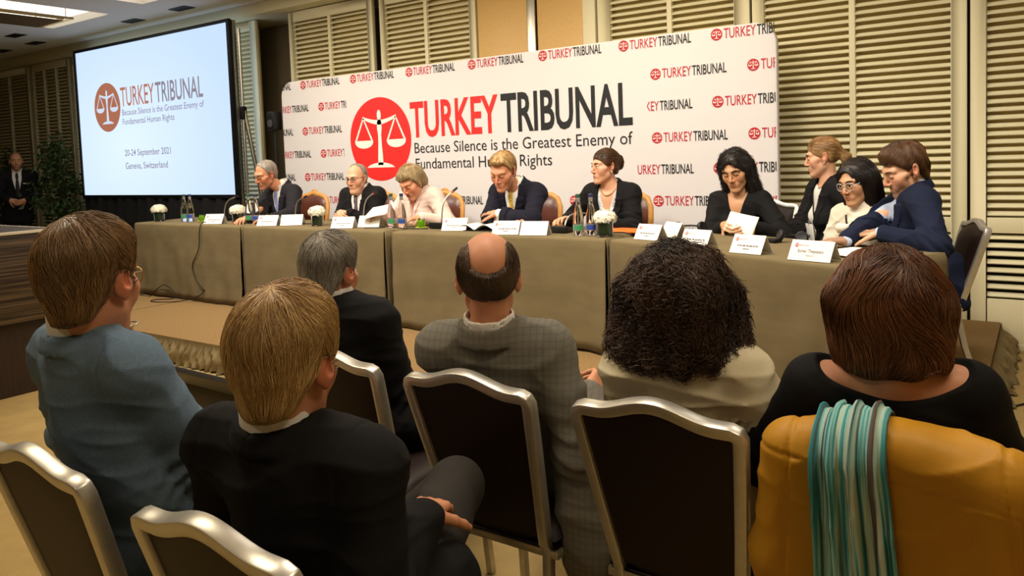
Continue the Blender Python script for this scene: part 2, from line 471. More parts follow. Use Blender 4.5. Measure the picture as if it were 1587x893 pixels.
# stage with ruffled skirt
SX0, SX1, SY0, SY1, SZ = -8.75, -0.25, 3.34, 6.40, 0.20
stg = empty('stage_platform', (-4.5, 4.9, 0)); tag(stg, 'low stage with speckled tan carpet and a ruffled khaki skirt under the long table', 'stage')
m = MB().b2((SX0 + 4.5, SY0 - 4.9, 0.0), (SX1 + 4.5, SY1 - 4.9, SZ)); m.build('carpeted_deck', M_stagecarpet, stg, bevel=0.006)
def ruffle(P0, P1, nrm, name, seed, flare):
    P0 = np.array(P0, float); P1 = np.array(P1, float); L = np.linalg.norm(P1 - P0); nu = int(L / 0.009); nv = 12
    rg = np.random.RandomState(seed); ph = np.cumsum(rg.uniform(0.35, 0.95, nu)); amp = np.convolve(rg.uniform(0.3, 1.4, nu + 8), np.ones(9) / 9, 'valid')
    def f(u, v):
        i = min(nu - 1, int(u * (nu - 1) + 0.5)); b = P0 + (P1 - P0) * u
        if v < 0.25: w = 0.004
        else:
            t = (v - 0.25) / 0.75
            w = 0.008 + flare * t * (0.6 + 0.4 * math.sin(0.21 * i)) + amp[i] * 0.022 * min(1, t * 3) * (1 + math.sin(ph[i] + 1.4 * math.sin(5 * t + 0.11 * i))) + 0.006 * math.sin(ph[i] * 1.7 + 9 * t)
        z = SZ + 0.004 - v * (SZ - 0.004) + (0.012 * math.sin(ph[i] * 0.7) * (v - 0.25) if v > 0.25 else 0)
        return (b[0] + nrm[0] * w + 4.5, b[1] + nrm[1] * w - 4.9, max(0.004, z))
    MB().grid(f, nu, nv).build(name, M_skirt, stg, sharp=180)
ruffle((SX0, SY0 - 0.002), (SX1, SY0 - 0.002), (0, -1), 'skirt', 3, 0.01)
ruffle((SX1 + 0.002, SY0), (SX1 + 0.002, SY1), (1, 0), 'skirt', 5, 0.09)
m = MB(); m.b2((-0.004, 0, 0), (0.004, 3.0, 0.0015)); m.build('carpet_seam', mat('dark_seam', rgb(92, 66, 40), 0.95), stg, loc=(-6.95 + 4.5, SY0 - 4.9 + 0.02, SZ))

# ------------------------------------------------------------------ tables and their cloths
def noise2(x, z, seed):
    r = np.random.RandomState(seed); o = 0
    for i in range(6):
        a = r.uniform(0, PI); f = r.uniform(5, 26); o += math.sin(f * (x * math.cos(a) + z * math.sin(a)) + r.uniform(0, 6)) / (3 + 0.12 * f)
    return o
def table(x, y, ang, L, W, seed, lab, flare_r=0.0, flare_l=0.0):
    t = empty('conference_table', (x, y, SZ), ang); tag(t, lab + ', mostly hidden under its cloth', 'table', 'cloth covered tables on the stage')
    MB().b2((0.02, 0.02, 0.715), (L - 0.02, W - 0.02, 0.738)).build('table_top', M_wood, t, bevel=0.004)
    for a, b in ((0.08, 0.1), (L - 0.08, 0.1), (0.08, W - 0.1), (L - 0.08, W - 0.1)):
        MB().tube([(a, b, 0), (a, b, 0.715)], 0.018, 10).build('leg', M_metal, t)
    c = MB(); nu = 110
    path = [(-0.006, 0.014 + i * 0.06) for i in range(12)] + [(-0.006, 0.725), (-0.003, 0.736), (0.003, 0.743), (0.012, 0.746)]
    path += [(0.1 + i * (W - 0.2) / 8, 0.746) for i in range(9)] + [(W - 0.012, 0.746), (W + 0.004, 0.738), (W + 0.006, 0.72)] + [(W + 0.006, 0.72 - i * 0.03) for i in range(1, 5)]
    nv = len(path)
    def f(u, v):
        j = int(v * (nv - 1) + 0.5); yy, zz = path[j]; xx = u * L
        if zz < 0.74:
            dn = (0.74 - zz) / 0.74; s = -1 if yy < W / 2 else 1
            w = 0.016 * dn ** 0.5 * (noise2(xx, zz, seed) + 0.5) + 0.010 * dn * (1 + math.sin(xx * 9 + seed) * math.sin(xx * 23 + 1.7 * seed))
            w += flare_r * dn * math.exp(-((L - xx) / 0.10) ** 2) + flare_l * dn * math.exp(-(xx / 0.10) ** 2)
            yy += s * max(0.0, w)
            xx += (0.012 * dn if u > 0.99 else (-0.012 * dn if u < 0.01 else 0)) * (1 if flare_r else 0)
            zz += 0.008 * math.sin(xx * 3 + seed) * dn
        return (xx, yy, max(0.006, zz))
    c.grid(f, nu, nv)
    for xe, s in ((0.0, -1), (L, 1)):
        def g(u, v, xe=xe, s=s):
            zz = 0.745 - v * 0.735; dn = v; yy = 0.004 + u * (W - 0.008)
            return (xe + s * (0.004 + 0.010 * dn * max(0, noise2(yy, zz, seed + 9) + 0.6)) if v > 0.02 else xe, yy, zz)
        c.grid(g, 40, 14)
    o = c.build('tablecloth', M_cloth, None, sharp=180, solid=0.0025, loc=(x, y, SZ), rot=(0, 0, ang))
    return o
cl = table(-7.82, 4.40, 0, 1.76, 0.72, 1, 'table at the far left end of the stage row')
tag(cl, 'khaki tablecloth at the far left of the row with a black cable hanging down it', 'tablecloth', 'khaki tablecloths')
cl = table(-6.03, 4.41, 0, 1.76, 0.72, 2, 'table second from the left in the stage row')
tag(cl, 'khaki tablecloth behind the grey haired man, second from the left', 'tablecloth', 'khaki tablecloths')
cl = table(-4.16, 4.39, 0, 1.85, 0.72, 3, 'table third from the left in the stage row', flare_r=0.05)
tag(cl, 'khaki tablecloth behind the bald man, third from the left', 'tablecloth', 'khaki tablecloths')
DANG = math.atan2(-0.4220, 0.9066)
cl = table(-2.27, 4.38, DANG, 1.72, 0.75, 4, 'angled table at the right end of the stage row')
tag(cl, 'khaki tablecloth on the angled right end table behind the women in the audience', 'tablecloth', 'khaki tablecloths')

# ------------------------------------------------------------------ lettering and the scales emblem
FONT_CACHE = {}
def text_np(s, offset=0.0):
    key = (s, offset)
    if key in FONT_CACHE: return FONT_CACHE[key]
    c = bpy.data.curves.new('t', 'FONT'); c.body = s; c.size = 1.0; c.resolution_u = 3; c.offset = offset
    o = bpy.data.objects.new('t', c); COL.objects.link(o)
    dg = bpy.context.evaluated_depsgraph_get(); dg.update()
    me = o.evaluated_get(dg).to_mesh()
    V = np.array([v.co[:] for v in me.vertices]); F = [tuple(p.vertices) for p in me.polygons]
    o.evaluated_get(dg).to_mesh_clear(); bpy.data.objects.remove(o); bpy.data.curves.remove(c)
    FONT_CACHE[key] = (V, F); return V, F
CAP = text_np('T')[0][:, 1].max()
def text_fit(mb, s, x0, x1, zb, cap, y=0.0, mi=0, offset=0.0):
    """letters between x0 and x1, baseline zb, capital height cap, facing -Y"""
    V, F = text_np(s, offset); a, b = V[:, 0].min(), V[:, 0].max()
    P = np.stack([x0 + (V[:, 0] - a) / (b - a) * (x1 - x0), np.full(len(V), y), zb + V[:, 1] / CAP * cap], 1)
    mb.add(P, F, mi)
def emblem(mb, cx, cz, r, y, mi_disc, mi_white, seg=48, dy=0.0012):
    """red disc with a white pair of scales, facing -Y"""
    a = np.arange(seg) * 2 * PI / seg
    mb.add([(cx + r * math.cos(t), y, cz + r * math.sin(t)) for t in a], [tuple(range(seg))], mi_disc)
    yy = y - dy
    def poly(pts): mb.add([(cx + r * u, yy, cz + r * v) for u, v in pts], [tuple(range(len(pts)))], mi_white)
    def strip(L, R):
        n = len(L); mb.add([(cx + r * u, yy, cz + r * v) for u, v in L + R], [(i, i + 1, n + i + 1, n + i) for i in range(n - 1)], mi_white)
    poly([(0.065 * math.cos(t), 0.57 + 0.13 * math.sin(t)) for t in np.linspace(0, 2 * PI, 20)[:-1]])
    pz = [0.47, 0.38, 0.25, 0.1, -0.1, -0.35, -0.55, -0.62]; pw = [0.05, 0.075, 0.075, 0.05, 0.055, 0.075, 0.085, 0.085]
    strip([(-w, z) for z, w in zip(pz, pw)], [(w, z) for z, w in zip(pz, pw)])
    poly([(-0.46, -0.68), (0.46, -0.68), (0.36, -0.62), (0.2, -0.575), (0, -0.555), (-0.2, -0.575), (-0.36, -0.62)])
    for s in (-1, 1):
        u = np.linspace(0, 1, 9)
        c = [(s * 0.55 * t, 0.40 + 0.13 * t ** 1.6) for t in u]; w = [0.045 * (1 - 0.55 * t) + 0.012 for t in u]
        strip([(p[0], p[1] + k) for p, k in zip(c, w)], [(p[0], p[1] - k) for p, k in zip(c, w)])
        ox = s * 0.53
        for e in (-1, 1):
            strip([(ox - 0.022, 0.52), (ox + e * 0.275 - 0.03, -0.03)], [(ox + 0.022, 0.52), (ox + e * 0.275 + 0.03, -0.03)])
        poly([(ox - 0.31, -0.02)] + [(ox + 0.31 * math.cos(t), -0.02 - 0.19 * abs(math.sin(t)) ** 0.8) for t in np.linspace(PI, 2 * PI, 12)] + [(ox + 0.31, -0.02)])
M_red = mat('red_print', rgb(226, 38, 34), 0.6); M_darkred = mat('crimson_print', rgb(184, 26, 42), 0.6)
M_ink = mat('black_print', rgb(22, 24, 24), 0.6); M_fabric = mat('white_banner_fabric', rgb(216, 212, 210), 0.75, bump=(2.2, 0.12))

BY = 5.95
bd = empty('backdrop_banner', (-4.47, BY, SZ)); tag(bd, 'wide white printed banner wall with rounded corners behind the seated panel', 'banner')
bx0, bx1, bz0, bz1, rr = -7.30, -1.655, 0.08, 2.44, 0.17
pts = []
for cx_, cz_, a0 in ((bx1 - rr, bz1 - rr, 0), (bx0 + rr, bz1 - rr, 90), (bx0 + 0.02, bz0 + 0.02, 180), (bx1 - 0.02, bz0 + 0.02, 270)):
    r_ = rr if cz_ > 1 else 0.02
    for k in range(9):
        t = math.radians(a0 + k * 11.25); pts.append((cx_ + r_ * math.cos(t) + 4.47, cz_ + r_ * math.sin(t)))
n = len(pts); m = MB()
m.add([(x, 0.0, z - 0.0) for x, z in pts] + [(x, 0.06, z) for x, z in pts], [tuple(range(n)), tuple(range(2 * n - 1, n - 1, -1))] + [(i, (i + 1) % n, n + (i + 1) % n, n + i) for i in range(n)])
ZO = -SZ
m.V = [(x, y, z + ZO) for x, y, z in m.V]
m.build('fabric_panel', M_fabric, bd, sharp=50, bevel=0.012, seg=3)
for x in (-2.2, 0.0, 2.2): MB().b2((x - 0.04, -0.16, 0), (x + 0.04, 0.22, 0.02)).build('foot', M_metal, bd, bevel=0.004)
def bx(x): return x + 4.47
def bz(z): return z - SZ
m = MB(); emblem(m, bx(-5.757), bz(1.727), 0.438, -0.003, 0, 1, 72); m.build('emblem', [M_red, M_white], bd, smooth=False)
m = MB(); text_fit(m, 'TURKEY', bx(-5.322), bx(-4.222), bz(1.732), 0.338, -0.003, 0, 0.022); m.build('headline_lettering', M_red, bd, smooth=False)
m = MB(); text_fit(m, 'TRIBUNAL', bx(-4.190), bx(-2.844), bz(1.732), 0.338, -0.003, 0, 0.022); tag(m.build('headline_lettering', M_ink, bd, smooth=False), 'black half of the headline')
m = MB(); text_fit(m, 'Because Silence is the Greatest Enemy of', bx(-5.280), bx(-2.849), bz(1.563), 0.105, -0.003); m.build('tagline_lettering', M_ink, bd, smooth=False)
m = MB(); text_fit(m, 'Fundamental Human Rights', bx(-5.272), bx(-3.648), bz(1.404), 0.105, -0.003)
m.build('tagline_lettering', M_ink, bd, smooth=False)
lg = MB(); emblem(lg, 0, 0, 0.046, -0.003, 0, 1, 28, 0.0008)
text_fit(lg, 'TURKEY', 0.058, 0.305, -0.036, 0.076, -0.003, 0, 0.004); text_fit(lg, 'TRIBUNAL', 0.313, 0.592, -0.036, 0.076, -0.003, 2, 0.012)
def logo_mesh(cl, cr):
    me = bpy.data.meshes.new('printed_logo'); me.from_pydata(lg.V, [], lg.F)
    for mm in (M_darkred, M_white, M_ink): me.materials.append(mm)
    me.polygons.foreach_set('material_index', np.array(lg.M, dtype=np.int32)); me.update()
    if cl is not None or cr is not None:
        b = bmesh.new(); b.from_mesh(me)
        for c, sgn in ((cl, -1), (cr, 1)):
            if c is not None: bmesh.ops.bisect_plane(b, geom=b.verts[:] + b.edges[:] + b.faces[:], plane_co=(c, 0, 0), plane_no=(sgn, 0, 0), clear_outer=True)
        b.to_mesh(me); b.free()
    return me
LM = logo_mesh(None, None)
for r in range(9):
    z = 2.384 - 0.260 * r
    for k in range(-1, 8):
        x = (-6.912 if r % 2 == 0 else -6.630) + 0.8 * k
        spans = [(bx0 + 0.012, bx1 - 0.012)]
        if 1 <= r <= 4:
            ml = {1: -6.235, 2: -6.28, 3: -6.30, 4: -6.28}[r]; mr = {1: -2.75, 2: -2.712, 3: -2.75, 4: -2.815}[r]
            spans = [(bx0 + 0.012, ml), (mr, bx1 - 0.012)]
        for a, b in spans:
            l, rgt = max(a, x - 0.05), min(b, x + 0.6)
            if rgt - l < 0.04: continue
            full = l == x - 0.05 and rgt == x + 0.6
            obj('printed_logo', LM if full else logo_mesh(l - x if l > x - 0.05 else None, rgt - x if rgt < x + 0.6 else None), bd, (bx(x), 0, bz(z)))

# projection screen
YS = 6.0
ps = empty('projection_screen', (-10.15, YS, 0)); tag(ps, 'large lit projection screen in a black border standing left of the banner', 'projection screen')
M_scr = mat('lit_projection', rgb(0, 0, 0), 0.9, spec=0.0, emit=((0.66, 0.80, 1.0, 1), 1.1))
nt = M_scr.node_tree; tc = nt.nodes.new('ShaderNodeTexCoord'); mp = nt.nodes.new('ShaderNodeMapping'); gr = nt.nodes.new('ShaderNodeTexGradient'); gr.gradient_type = 'SPHERICAL'
mp.inputs['Scale'].default_value = (0.36, 1, 0.55); mp.inputs['Location'].default_value = (0.2, 0, -1.0)
rp = nt.nodes.new('ShaderNodeValToRGB'); rp.color_ramp.elements[0].color = (0.56, 0.72, 0.98, 1); rp.color_ramp.elements[1].color = (0.74, 0.88, 1.0, 1)
nt.links.new(tc.outputs['Object'], mp.inputs[0]); nt.links.new(mp.outputs[0], gr.inputs[0]); nt.links.new(gr.outputs[0], rp.inputs[0]); nt.links.new(rp.outputs[0], nt.nodes['Principled BSDF'].inputs['Emission Color'])
def sx(x): return x + 10.15
MB().b2((sx(-11.99), -0.004, 1.145), (sx(-8.30), 0.004, 3.27)).build('screen_surface', M_scr, ps, smooth=False)
m = MB(); fr = [(sx(-12.03), 1.10, sx(-11.99), 3.31), (sx(-8.30), 1.10, sx(-8.25), 3.31), (sx(-11.99), 1.10, sx(-8.30), 1.145), (sx(-11.99), 3.27, sx(-8.30), 3.31)]
for a, b, c, d in fr: m.b2((a, -0.02, b), (c, 0.02, d))
m.build('border', M_black, ps)
def em(name, c, s=1.0): return mat(name, rgb(0, 0, 0), 0.9, spec=0.0, emit=((c[0], c[1], c[2], 1), s))
E_or = em('projected_orange', rgb(176, 112, 86)); E_gr = em('projected_grey', rgb(146, 138, 150)); E_pu = em('projected_mauve', rgb(146, 136, 160)); E_wh = em('projected_white', rgb(214, 226, 245))
m = MB(); emblem(m, sx(-11.19), 2.415, 0.352, -0.0055, 0, 1, 64); m.build('emblem', [E_or, E_wh], ps, smooth=False)
m = MB(); text_fit(m, 'TURKEY', sx(-10.82), sx(-9.97), 2.405, 0.262, -0.0055, 0, 0.006); m.build('headline_lettering', em('projected_rust', rgb(186, 120, 100)), ps, smooth=False)
m = MB(); text_fit(m, 'TRIBUNAL', sx(-9.94), sx(-8.865), 2.405, 0.262, -0.0055, 0, 0.012); m.build('headline_lettering', E_gr, ps, smooth=False)
m = MB(); text_fit(m, 'Because Silence is the Greatest Enemy of', sx(-10.80), sx(-8.86), 2.275, 0.082, -0.0055, 0, 0.004); m.build('tagline_lettering', E_pu, ps, smooth=False); m = MB(); text_fit(m, 'Fundamental Human Rights', sx(-10.80), sx(-9.53), 2.145, 0.082, -0.0055, 0, 0.004)
m.build('tagline_lettering', E_pu, ps, smooth=False); m = MB(); text_fit(m, '20-24 September 2021', sx(-10.80), sx(-9.66), 1.70, 0.088, -0.0055, 0, 0.006); m.build('date_lettering', E_pu, ps, smooth=False); m = MB(); text_fit(m, 'Geneva, Switzerland', sx(-10.80), sx(-9.75), 1.515, 0.088, -0.0055, 0, 0.006)
m.build('place_lettering', E_pu, ps, smooth=False)
m = MB(); m.grid(lambda u, v: (sx(-12.0) + u * 3.74, 0.02 * math.sin(u * 90) + 0.008 * math.sin(u * 37), 1.10 - v * 1.09), 160, 3); m.build('black_skirt', M_blackcloth, ps, sharp=180, solid=0.004)
for x in (-12.0, -8.27):
    MB().b2((sx(x) - 0.03, 0.03, 0.0), (sx(x) + 0.03, 0.08, 3.3)).build('upright', M_metal, ps, bevel=0.005)
    MB().b2((sx(x) - 0.035, -0.25, 0.0), (sx(x) + 0.035, 0.40, 0.05)).build('foot', M_metal, ps, bevel=0.005)
MB().tube([(sx(-8.155), 0.05, 3.18), (sx(-8.155), 0.05, 1.12)], 0.022, 10).build('support_pole', M_metal, ps)
MB().tube([(sx(-8.14), 0.06, 2.18), (sx(-7.98), 0.32, 0.03)], 0.026, 10).build('brace', M_metal, ps)
MB().box((sx(-8.15), 0.05, 2.15), (0.07, 0.07, 0.16)).build('clamp', M_black, ps, bevel=0.01)

# speaker on a tripod left of the banner
ts = empty('speaker_stand', (-7.42, 5.93, SZ)); tag(ts, 'thin black tripod pole standing at the left edge of the banner', 'stand')
MB().tube([(0, 0, 0.25), (0, 0, 1.70)], 0.017, 10).build('pole', M_black, ts)
for k in range(3):
    a = k * 2.094 + 0.5; MB().tube([(0, 0, 0.6), (0.25 * math.cos(a), 0.2 * math.sin(a), 0.01)], 0.010, 8).build('leg', M_black, ts)
sp = empty('loudspeaker', (-7.42, 5.93, 1.90)); tag(sp, 'small black loudspeaker on the tripod left of the banner', 'loudspeaker')
MB().box((0, 0, 0.11), (0.13, 0.13, 0.22)).build('cabinet', M_black, sp, bevel=0.02)
m = MB(); m.lathe([(0.0, 0.0), (0.02, 0.003), (0.045, 0.0), (0.05, -0.01)], n=20); m.build('woofer', mat('grey_cone', rgb(60, 60, 62), 0.6), sp, loc=(0.0, -0.066, 0.08), rot=(PI / 2, 0, 0))
# ------------------------------------------------------------------ people
def Rz(a): c, s = math.cos(a), math.sin(a); return np.array([[c, -s, 0], [s, c, 0], [0, 0, 1.0]])
def Rx(a): c, s = math.cos(a), math.sin(a); return np.array([[1.0, 0, 0], [0, c, -s], [0, s, c]])
def Ry(a): c, s = math.cos(a), math.sin(a); return np.array([[c, 0, s], [0, 1.0, 0], [-s, 0, c]])
D2R = PI / 180

def ik(S, W, l1, l2, pole):
    S = np.array(S, float); W = np.array(W, float); d = np.linalg.norm(W - S); m = l1 + l2
    if d > m * 0.985: f = d / (m * 0.985); l1 *= f; l2 *= f
    u = (W - S) / d; a = (l1 * l1 - l2 * l2 + d * d) / (2 * d); h = math.sqrt(max(0, l1 * l1 - a * a))
    p = np.array(pole, float); p = unit(p - u * (p @ u))
    return S + u * a + p * h

def hand_ops(F, w, f, n, side, curl=(15, 25, 20), sc=1.0, spread=1.0, thumb=0.5):
    """palm and five jointed fingers; w wrist, f finger direction, n way the palm faces, side +1 thumb on f x n"""
    f = unit(f); n = unit(np.array(n, float) - f * (np.array(n, float) @ f)); s = np.cross(f, n) * side
    w = np.array(w, float)
    P = lambda a, b, c=0.0: w + sc * (a * f + b * s + c * n)
    F.rc(w, P(0.03, 0.006), 0.025 * sc, 0.024 * sc, 0.01)
    for b, a in ((0.030, 0.086), (0.011, 0.091), (-0.010, 0.088), (-0.029, 0.080)):
        F.rc(P(0.015, b * 0.5), P(a, b), 0.0145 * sc, 0.0118 * sc, 0.012)
    L = ((0.030, 0.086, 0.044, 0.026, 0.021), (0.011, 0.091, 0.049, 0.030, 0.022), (-0.010, 0.088, 0.045, 0.028, 0.022), (-0.029, 0.080, 0.035, 0.021, 0.019))
    for i, (b, a, l1, l2, l3) in enumerate(L):
        p = P(a, b); ang = 0.0; d0 = unit(f + s * (b * 2.0 * spread))
        for j, (l, r0, r1) in enumerate(((l1, 0.0098, 0.0088), (l2, 0.0088, 0.008), (l3, 0.008, 0.0066))):
            ang += (curl[j] + i * 2) * D2R
            q = p + sc * l * (d0 * math.cos(ang) + n * math.sin(ang))
            F.rc(p, q, r0 * sc, r1 * sc, 0.003); p = q
    p = P(0.022, 0.026, 0.004); d = unit(f * 0.62 + s * 0.75 + n * 0.25); 
    for l, r0, r1, dn in ((0.044, 0.0145, 0.0115, 0.0), (0.033, 0.0112, 0.010, thumb), (0.027, 0.0098, 0.0078, thumb)):
        d = unit(d + dn * (f * 0.7 + n * 0.45)); q = p + sc * l * d
        F.rc(p, q, r0 * sc, r1 * sc, 0.005); p = q

def head_field(F, T, s, o):
    """face and skull in head axes (x right, y forward, z up); T maps them to the body's axes"""
    R = T[0]; j = o.get('jaw', 1.0); nz = o.get('nose', 1.0); fat = o.get('fat', 0.0); W = o.get('wide', 1.0)
    P = lambda x, y, z: T[1] + s * (R @ np.array([x, y, z]))
    def rc(a, b, ra, rb, k=0.012, sub=False): F.rc(P(*a), P(*b), ra * s, rb * s, k * s, sub)
    def el(c, r, k=0.015, rot=None, sub=False): F.el(P(*c), np.array(r) * s, k * s, R if rot is None else R @ rot, sub)
    el((0, -0.014, 0.034), (0.075 * W, 0.096, 0.087), 0.02)
    el((0, 0.034, -0.028), (0.058 * W + fat, 0.058, 0.082), 0.03)
    for e in (-1, 1):
        rc((e * 0.041 * j, 0.014, -0.062), (e * 0.016, 0.070, -0.104), 0.020 + fat, 0.018, 0.03)
        el((e * 0.040, 0.058, -0.030), (0.024 + fat, 0.025, 0.028), 0.025)
        rc((e * 0.012, 0.086, 0.026), (e * 0.046, 0.070, 0.027), 0.011, 0.010, 0.02)
        rc((e * 0.062, 0.035, -0.010), (e * 0.048, 0.060, -0.016), 0.013, 0.013, 0.02)
    el((0, 0.080, -0.107), (0.020, 0.015, 0.016), 0.018)
    if fat > 0.004: el((0, 0.035, -0.118), (0.045, 0.05, 0.03), 0.03)
    for e in (-1, 1): el((e * 0.031, 0.102, 0.006), (0.019, 0.020, 0.0115), 0.012, sub=True)
    rc((0, 0.088, 0.018), (0, 0.107 + 0.005 * nz, -0.031 * nz), 0.0080, 0.0102 * nz, 0.012)
    for e in (-1, 1):
        el((e * 0.0120 * nz, 0.099, -0.036 * nz), (0.0085 * nz, 0.011, 0.0072), 0.006)
        el((e * 0.031, 0.0778, 0.004), (0.0158, 0.0128, 0.0125), 0.005)
    if o.get('closed', True):
        for e in (-1, 1): el((e * 0.031, 0.0785, 0.0020), (0.0152, 0.0128, 0.0112), 0.005)
    else:
        for e in (-1, 1):
            el((e * 0.031, 0.0805, 0.0115), (0.0168, 0.0140, 0.0062), 0.003); el((e * 0.031, 0.0800, -0.0075), (0.0160, 0.0132, 0.0048), 0.003)
    el((0, 0.080, -0.067), (0.033, 0.0175, 0.023), 0.016)
    for e in (-1, 1):
        rc((0, 0.0965, -0.0632), (e * 0.022, 0.0895, -0.0662), 0.0048, 0.0030, 0.005)
        rc((0, 0.0950, -0.0730), (e * 0.018, 0.0895, -0.0690), 0.0062, 0.0035, 0.005)
    op = o.get('mouth', 0.0022)
    for e in (-1, 1): rc((0, 0.1030, -0.0680), (e * 0.023, 0.0945, -0.0672), op, op * 0.8, 0.003, True)
    if op > 0.004: el((0, 0.097, -0.069), (0.014, 0.012, 0.007), 0.003, sub=True)
    for e in (-1, 1):
        rot = Rz(-e * 0.50) @ Ry(e * 0.12) @ Rx(0.16)
        el((e * 0.0805 * W, -0.014, -0.004), (0.0075, 0.0215, 0.034), 0.005, rot)
        el((e * 0.0885 * W, -0.008, 0.002), (0.006, 0.0115, 0.019), 0.004, rot, True)
        el((e * 0.077 * W, -0.002, -0.033), (0.0065, 0.009, 0.011), 0.006)

def strands(name, F, mats, parent, roots, comb, n_seg, seg, radius, lift, rnd, curl=0.0, tofr=None, frizz=0.0, seedv=0, taper=0.35, free=0.0, wav=0.25, drop=None):
    """many thin tapered locks laid over the hair surface F, growing along comb(p)"""
    rg = np.random.RandomState(seedv); N = len(roots); p = roots.copy(); path = [p.copy()]
    per = rg.rand(N); amp = rg.rand(N); jit = rg.normal(size=(N, 3)) * rnd
    ph = rg.rand(N) * 6.28
    up = rg.uniform(lift[0], lift[1], N)
    for k in range(n_seg):
        g = F.grad(p); d = comb(p) + jit + wav * np.stack([sines(p, 55, 71), sines(p, 55, 72), 0.5 * sines(p, 55, 73)], 1)
        if curl: d = d + curl * np.stack([np.sin(ph + k * 1.5), np.cos(ph * 1.3 + k * 1.5), 0.5 * np.sin(ph + 1.9 * k)], 1) * (0.5 + amp)[:, None]
        t = d - (1 - free) * g * np.einsum('ij,ij->i', g, d)[:, None]
        t /= np.maximum(1e-6, np.linalg.norm(t, axis=1))[:, None]
        p = p + t * seg
        e = F(p); tgt = up * min(1, (k + 1) / 2.0) + frizz * amp * (k / n_seg) ** 2
        p = p - F.grad(p) * (np.clip(e, -0.03, 0.03) - tgt)[:, None] * (1 - 0.7 * free)
        path.append(p.copy())
    path = np.stack(path, 1)
    per = np.clip(0.5 * per + 0.5 * (0.5 + 0.6 * sines(roots, 90, 77)), 0, 1)
    if drop is not None:
        kp = ~drop(path[:, -1]); path = path[kp]; per = per[kp]; N = len(path)
    n = n_seg + 1; T = np.gradient(path, axis=1); T /= np.maximum(1e-9, np.linalg.norm(T, axis=2))[..., None]
    rv = unit(np.array([0.3, 0.5, 0.8])); B = np.cross(T, rv); B /= np.maximum(1e-9, np.linalg.norm(B, axis=2))[..., None]; C2 = np.cross(T, B)
    rad = radius * (0.7 + 0.6 * rg.rand(N))[:, None] * np.linspace(1, taper, n)[None]
    V = np.stack([path + rad[..., None] * (B * math.cos(a) + C2 * math.sin(a)) for a in (0, 2.094, 4.189)], 2)
    idx = np.arange(N * n * 3).reshape(N, n, 3); Q = []
    for a in range(3):
        b = (a + 1) % 3
        Q.append(np.stack([idx[:, :-1, a], idx[:, :-1, b], idx[:, 1:, b], idx[:, 1:, a]], -1).reshape(-1, 4))
    V = V.reshape(-1, 3); colv = np.repeat(per, n * 3)
    if tofr is not None: V = tofr(V)
    return V, np.concatenate(Q), np.stack([colv] * 3, 1)

def pts_interp(t, xs, ys): return np.interp(t, xs, ys)
# hairline heights (head z) by head y, for short hair
SHORT = ([-0.13, -0.085, -0.060, -0.040, -0.030, 0.008, 0.014, 0.026, 0.044, 0.062, 0.105], [-0.082, -0.082, -0.074, -0.040, 0.022, 0.022, -0.006, 0.020, 0.064, 0.088, 0.092])

